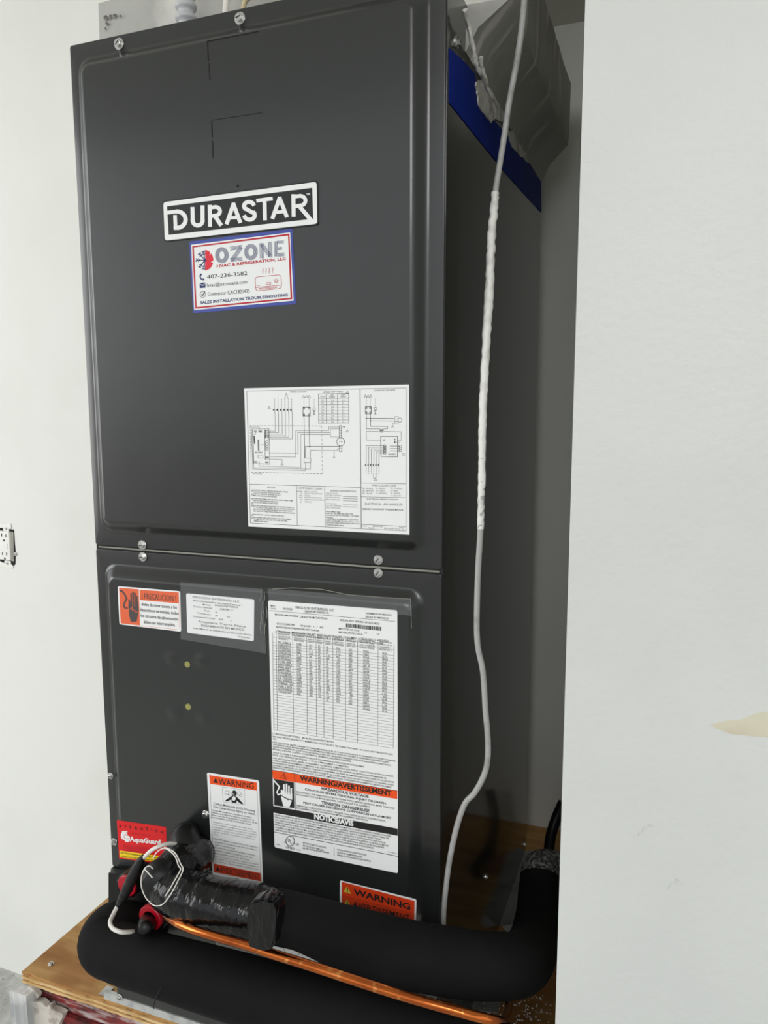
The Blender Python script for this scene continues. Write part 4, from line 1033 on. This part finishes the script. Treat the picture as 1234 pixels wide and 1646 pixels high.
# upper suction line: taped elbow out of the cabinet, foam run to the right, riser at the back
sl = empty('insulated_suction_pipe', (.3, -.07, ZP + .02), 'upper black foam-insulated pipe with a tape-wrapped elbow crossing the cabinet foot', 'pipe')
ppipe('foam_sleeve', [(425, 1469, -.075, 42), (480, 1481, -.075, 41), (520, 1494, -.074, 44), (560, 1509, -.072, 48), (650, 1532, -.068, 50), (740, 1548, -.06, 50), (800, 1552, -.045, 49), (838, 1548, -.01, 46), (856, 1520, .05, 40), (864, 1480, .10, 36), (867, 1440, .14, 34), (868, 1410, .16, 32)], M['foam'], sl, lump=soft)
ppipe('foam_end', [(866, 1424, .15, 31), (867, 1404, .17, 30), (874, 1396, .19, 29), (890, 1396, .20, 27), (915, 1404, .21, 26)], M['foam_grey'], sl)
lm3 = {}
def crinkle(i, k):
    key = (i, k)
    if key not in lm3: lm3[key] = 1 + rr.uniform(-.014, .014) + .012 * math.sin(i * .8)
    return lm3[key]
ppipe('tape_wrap', [(318, 1366, -.012, 30), (308, 1376, -.032, 35), (292, 1393, -.055, 38), (274, 1414, -.075, 38), (280, 1431, -.088, 38), (312, 1444, -.092, 39), (350, 1455, -.09, 42), (395, 1464, -.085, 44), (436, 1474, -.078, 45)], M['tape'], sl, seg=32, n=9, lump=crinkle)
# end lobe of the elbow
ppipe('elbow_cap', [(262, 1404, -.078, 26), (258, 1412, -.088, 31), (256, 1420, -.097, 29)], M['dark_rubber'], sl, seg=24, round_cap=True)
ppipe('stub_collar', [(306, 1336, -.010, 14), (302, 1340, -.02, 20), (298, 1347, -.032, 24), (298, 1362, -.04, 26), (296, 1380, -.046, 24)], M['black_plastic'], sl, seg=24, round_cap=True)
pts = [(400, 1452), (420, 1446), (440, 1450), (446, 1462), (444, 1480), (442, 1502), (439, 1524), (428, 1530), (414, 1530), (397, 1524), (396, 1496), (397, 1470)]
Pn = [at(x, y, -.142) for x, y in pts]
bm = bmesh.new(); n = len(Pn)
a = [bm.verts.new((p.x, -.143 + .006 * abs(i - n / 2) / n, p.z)) for i, p in enumerate(Pn)]; b = [bm.verts.new((p.x, -.124 + .003 * math.sin(i), p.z)) for i, p in enumerate(Pn)]
bm.faces.new(a); bm.faces.new(b[::-1])
for i in range(n): bm.faces.new((a[i], a[(i + 1) % n], b[(i + 1) % n], b[i]))
bmesh.ops.bevel(bm, geom=[e_ for e_ in bm.edges], offset=.0025, segments=2, affect='EDGES')
sharp(bm_obj('tape_flap', bm, M['tape'], sl), 60)

# lower, nearer insulated pipe
lo_ = empty('insulated_lower_pipe', (.25, -.09, ZP), 'lower, nearer black foam-insulated pipe lying across the plywood edge', 'pipe')
ppipe('foam_sleeve', [(240, 1512, -.030, 38), (212, 1500, -.046, 45), (188, 1499, -.06, 48), (176, 1514, -.074, 49), (190, 1529, -.085, 44), (250, 1549, -.092, 45), (350, 1578, -.095, 49), (450, 1609, -.095, 52), (560, 1643, -.095, 57), (700, 1684, -.095, 60), (820, 1720, -.09, 62), (900, 1742, -.08, 62)], M['foam'], lo_, seg=28, lump=soft, round_cap=True)
for crease in ([(301, 1538), (290, 1556), (278, 1578), (271, 1594)], [(483, 1608), (476, 1624), (470, 1640)]):
    Pc = [at(x, y, -.092) for x, y in crease]; cc = []
    for p_ in Pc:                                   # lay the crease on the sleeve: nearest the viewer
        ax = at(250, 1559, -.092); bx = at(450, 1612, -.095); ab = (bx - ax).normalized(); foot = ax + ab * (p_ - ax).dot(ab)
        rr_ = metres(foot, 49.5); d = p_ - foot; h = min(d.length, rr_ * .93); u_ = d.normalized(); n_ = ab.cross(u_).normalized()
        if n_.y > 0: n_ = -n_
        cc.append(foot + u_ * h + n_ * math.sqrt(max(rr_ * rr_ - h * h, 0)))
    tube('crease', cc, .0007, M['dark'], lo_, seg=6, n=4)

# copper liquid line
cu = empty('copper_tube', (.3, -.13, ZP + .06), 'bare copper tube running down to the right below the taped pipe', 'tube')
ppipe('copper_run', [(264, 1466, -.085, 4), (268, 1473, -.10, 6.5), (285, 1484, -.115, 7), (321, 1498, -.125, 7), (394, 1519, -.13, 7.2), (440, 1534, -.132, 7.6), (501, 1553, -.134, 7.8), (580, 1579, -.134, 8), (643, 1599, -.134, 8.2), (720, 1621, -.13, 8.4), (790, 1640, -.115, 8.4), (810, 1640, -.08, 8), (818, 1622, .0, 7), (817, 1602, .05, 6), (818, 1580, .10, 5.5)], M['copper'], cu, seg=20)

# ------------------------------------------------------------------ drain ports
dp = empty('drain_port', at(205, 1430, -.01), 'black drain fitting with a flat red cap beside the cabinet corner', 'drain fitting')
def pxdisc(name, x, y, rx, y0, y1, m, parent, n=28, inner=None):
    p_ = at(x, y, y0); r = metres(p_, rx)
    vs = []; fs = []
    ro = [(r, y1), (r, y0 + .001), (r - .001, y0)] + ([(inner * r, y0), (inner * r, y1)] if inner else [])
    for rr_, yy_ in ro:
        for k in range(n): a_ = 2 * math.pi * k / n; vs.append((p_.x + rr_ * math.cos(a_), yy_, p_.z + rr_ * math.sin(a_)))
    for i in range(len(ro) - 1):
        for k in range(n): fs.append((i * n + k, i * n + (k + 1) % n, (i + 1) * n + (k + 1) % n, (i + 1) * n + k))
    if not inner: fs.append(tuple((len(ro) - 1) * n + k for k in range(n)))
    bm = bmesh.new(); bv = [bm.verts.new(v) for v in vs]
    for f in fs: bm.faces.new([bv[i] for i in f])
    return sharp(bm_obj(name, bm, m, parent), 40)
ps = [at(x, y, -.014) for x, y in rquad([(176, 1402), (212, 1404), (262, 1446), (264, 1500), (200, 1500), (176, 1452)], 0)]
prism_y('port_plate', [(p_.x, p_.z) for p_ in ps], -.016, -.0064, M['black_plastic'], dp)
pxdisc('cap_rim', 203, 1425, 20, -.040, -.0165, M['black_plastic'], dp)
pxdisc('red_cap', 203, 1425, 17.5, -.043, -.0402, M['red_cap'], dp)
dp2 = empty('drain_plug', at(240, 1482, -.018), 'black drain plug with a red ring in front of the lower pipe bend', 'drain fitting')
pxdisc('plug_body', 244, 1478, 23, -.070, -.0165, M['black_plastic'], dp2)
pxdisc('red_ring', 240, 1477, 21, -.076, -.0702, M['red_cap'], dp2, inner=.6)
ppipe('plug_nose', [(239, 1482, -.0705, 15), (236, 1487, -.084, 15), (233, 1491, -.098, 11)], M['black_plastic'], dp2, round_cap=True)

# float switch lead: white cable, black splice, white cable
fl = empty('float_switch_lead', at(210, 1425, -.05), 'white lead with a long black splice sleeve hanging over the red cap', 'cable')
YL_ = -.085
ppipe('white_lead', [(286, 1357, -.05, 2.6), (272, 1356, -.066, 3.2), (257, 1360, -.08, 3.2), (242, 1368, YL_, 3.2), (228, 1382, YL_, 3.2)], M['wire_white'], fl, seg=10)
ppipe('splice_sleeve', [(231, 1376, YL_, 3.4), (226, 1384, YL_, 6.5), (222, 1392, YL_, 8.2), (212, 1412, YL_, 9), (203, 1432, YL_, 8.6), (196, 1446, YL_, 7), (191, 1454, YL_, 5), (189, 1459, YL_, 3.4)], M['dark_rubber'], fl, seg=14, lump=lambda i, k: 1 + .05 * math.sin(i * 1.1))
ppipe('white_lead', [(189, 1456, YL_, 3.2), (182, 1470, YL_ - .01, 3.4), (177, 1482, YL_ - .022, 3.4), (181, 1492, YL_ - .03, 3.4), (194, 1498, YL_ - .03, 3.4), (208, 1498, YL_ - .02, 3.2), (214, 1497, YL_ - .012, 3)], M['wire_white'], fl, seg=10)
# thin paired wires looped round the elbow
for lab, pp in (('thin white wire looped round the black taped elbow, outer loop', [(247, 1398, -.1), (240, 1392, -.104), (232, 1397, -.108), (227, 1412, -.11), (228, 1428, -.11), (235, 1444, -.11), (244, 1451, -.11), (256, 1450, -.112), (268, 1437, -.114), (279, 1418, -.114), (290, 1398, -.112), (287, 1392, -.106), (281, 1376, -.10), (270, 1366, -.095), (262, 1364, -.09), (252, 1370, -.09), (246, 1380, -.092)]),
                ('thin white wire looped round the black taped elbow, inner loop', [(232, 1397, -.112), (237, 1402, -.114), (245, 1411, -.116)]),
                ('thin white wire hanging under the taped elbow, longest loop', [(241, 1451, -.112), (250, 1456, -.114), (262, 1453, -.116), (274, 1438, -.117), (286, 1416, -.117), (294, 1398, -.116), (290, 1388, -.108), (282, 1372, -.1), (272, 1365, -.096), (264, 1362, -.094)])):
    P3 = [at(*a_) for a_ in pp]
    o = tube('thin_wire', P3, metres(P3[0], .95), M['wire_white'], seg=8, n=6, base=True); tag(o, lab, 'wire', 'thin wires at the elbow')

# ------------------------------------------------------------------ bits on the platform to the right
def zpoly(name, pxs, z, th, m, parent=None, base=True):
    P_ = [at_z(x, y, z) for x, y in pxs]; n = len(P_)
    bm = bmesh.new(); a_ = [bm.verts.new((p_.x, p_.y, z - th)) for p_ in P_]; b_ = [bm.verts.new((p_.x, p_.y, z)) for p_ in P_]
    bm.faces.new(a_); bm.faces.new(b_[::-1])
    for i in range(n): bm.faces.new((a_[i], a_[(i + 1) % n], b_[(i + 1) % n], b_[i]))
    return bm_obj(name, bm, m, parent, base=base)
o = zpoly('foil_sheet', [(801, 1488), (842, 1369), (858, 1366), (866, 1385), (850, 1430), (838, 1482)], ZP + .0012, .001, M['sheet']); tag(o, 'grey metal sheet lying on the plywood behind the cabinet foot', 'metal sheet')
o = zpoly('paper_scrap', [(806, 1489), (835, 1483), (834, 1494), (820, 1502)], ZP + .003, .0004, M['paper']); tag(o, 'crumpled white paper scrap between the cabinet and the pipe riser', 'paper')
o = zpoly('metal_strip', [(738, 1580), (812, 1580), (800, 1628), (756, 1622)], ZP + .0012, .001, M['sheet']); tag(o, 'grey metal strip on the plywood below the upper pipe bend', 'metal sheet')
rr = random.Random(30); vs = []; fs = []
for k in range(110):                                        # speckles of white debris
    p_ = at_z(rr.uniform(775, 888), rr.uniform(1598, 1646) - 0, ZP + .0009); s_ = rr.uniform(.0007, .0017); i = len(vs)
    if p_.x > XN - .005: continue
    vs += [p_ + Vector((s_, 0, 0)), p_ + Vector((0, s_, 0)), p_ + Vector((-s_, 0, 0)), p_ + Vector((0, -s_, 0)), p_ + Vector((0, 0, s_))]
    fs += [(i, i + 1, i + 4), (i + 1, i + 2, i + 4), (i + 2, i + 3, i + 4), (i + 3, i, i + 4), (i + 3, i + 2, i + 1, i)]
o = mesh_obj('plaster_crumbs', vs, fs, M['white'], None, base=True); tag(o, 'white plaster crumbs scattered on the plywood below the pipe bend', 'debris', kind='stuff')
o = tube('black_hose', [at_z(884, 1430, ZP + .012), at(884, 1420, .42), at(882, 1385, .47), at(884, 1350, .5), at(893, 1318, .52), at(905, 1290, .53)], .009, M['dark_rubber'], base=True)
tag(o, 'black hose rising against the back wall behind the grey foam', 'hose')

# ------------------------------------------------------------------ wall outlet (uncovered)
t = crop(0, 830, 50, 823)
ow = empty('wall_outlet', at(2, 880, YW), 'uncovered white double socket set in the left-hand wall', 'outlet')
def wpoly(name, pts, y0, y1, m): 
    P_ = [at(*t(x, y), y0) for x, y in pts]; return prism_y(name, [(p_.x, p_.z) for p_ in P_], y0, y1, m, ow)
wpoly('box_opening', [(-420, 250), (370, 352), (390, 700), (412, 960), (405, 1260), (380, 1300), (-420, 1200)], YW - .0006, YW + .001, M['dark'])
wpoly('box_side', [(240, 400), (350, 420), (365, 1190), (275, 1170)], YW - .0012, YW - .0007, M['alcove'])
wpoly('mounting_strap', [(60, 190), (270, 190), (292, 240), (286, 330), (236, 330), (240, 420), (90, 400), (80, 300), (-180, 290), (-160, 170)], YW - .002, YW - .0008, M['device'])
wpoly('mounting_strap', [(120, 1160), (275, 1180), (290, 1260), (350, 1330), (330, 1370), (100, 1340), (-160, 1310), (-160, 1200), (-20, 1180), (110, 1240)], YW - .002, YW - .0008, M['device'])
wpoly('socket_face', [(-210, 345), (236, 425), (268, 1160), (-190, 1120)], YW - .008, YW - .0013, M['device'])
for x, y in ((40, 495), (150, 515), (62, 985), (172, 995)): wpoly('slot', [(x - 10, y - 42), (x + 10, y - 40), (x + 10, y + 42), (x - 8, y + 40)], YW - .0084, YW - .0079, M['dark'])
for x, y in ((102, 632), (124, 1112)): wpoly('ground_hole', [(x - 22, y + 8), (x - 12, y - 22), (x + 6, y - 26), (x + 22, y + 12), (x + 14, y + 36), (x - 14, y + 26)], YW - .0084, YW - .0079, M['dark'])
for y in (745, 830): wpoly('test_button', [(60, y - 30), (196, y - 20), (198, y + 44), (62, y + 34)], YW - .0092, YW - .0079, M['device'])
for x, y in ((152, 325), (200, 1240)): 
    o = screw(at(*t(x, y), YW - .002), (0, -1, 0), .004, ow, False)
screw(at(*t(412, 1000), YW - .001), (0, -1, 0), .0045, ow, False)

flush_prints()
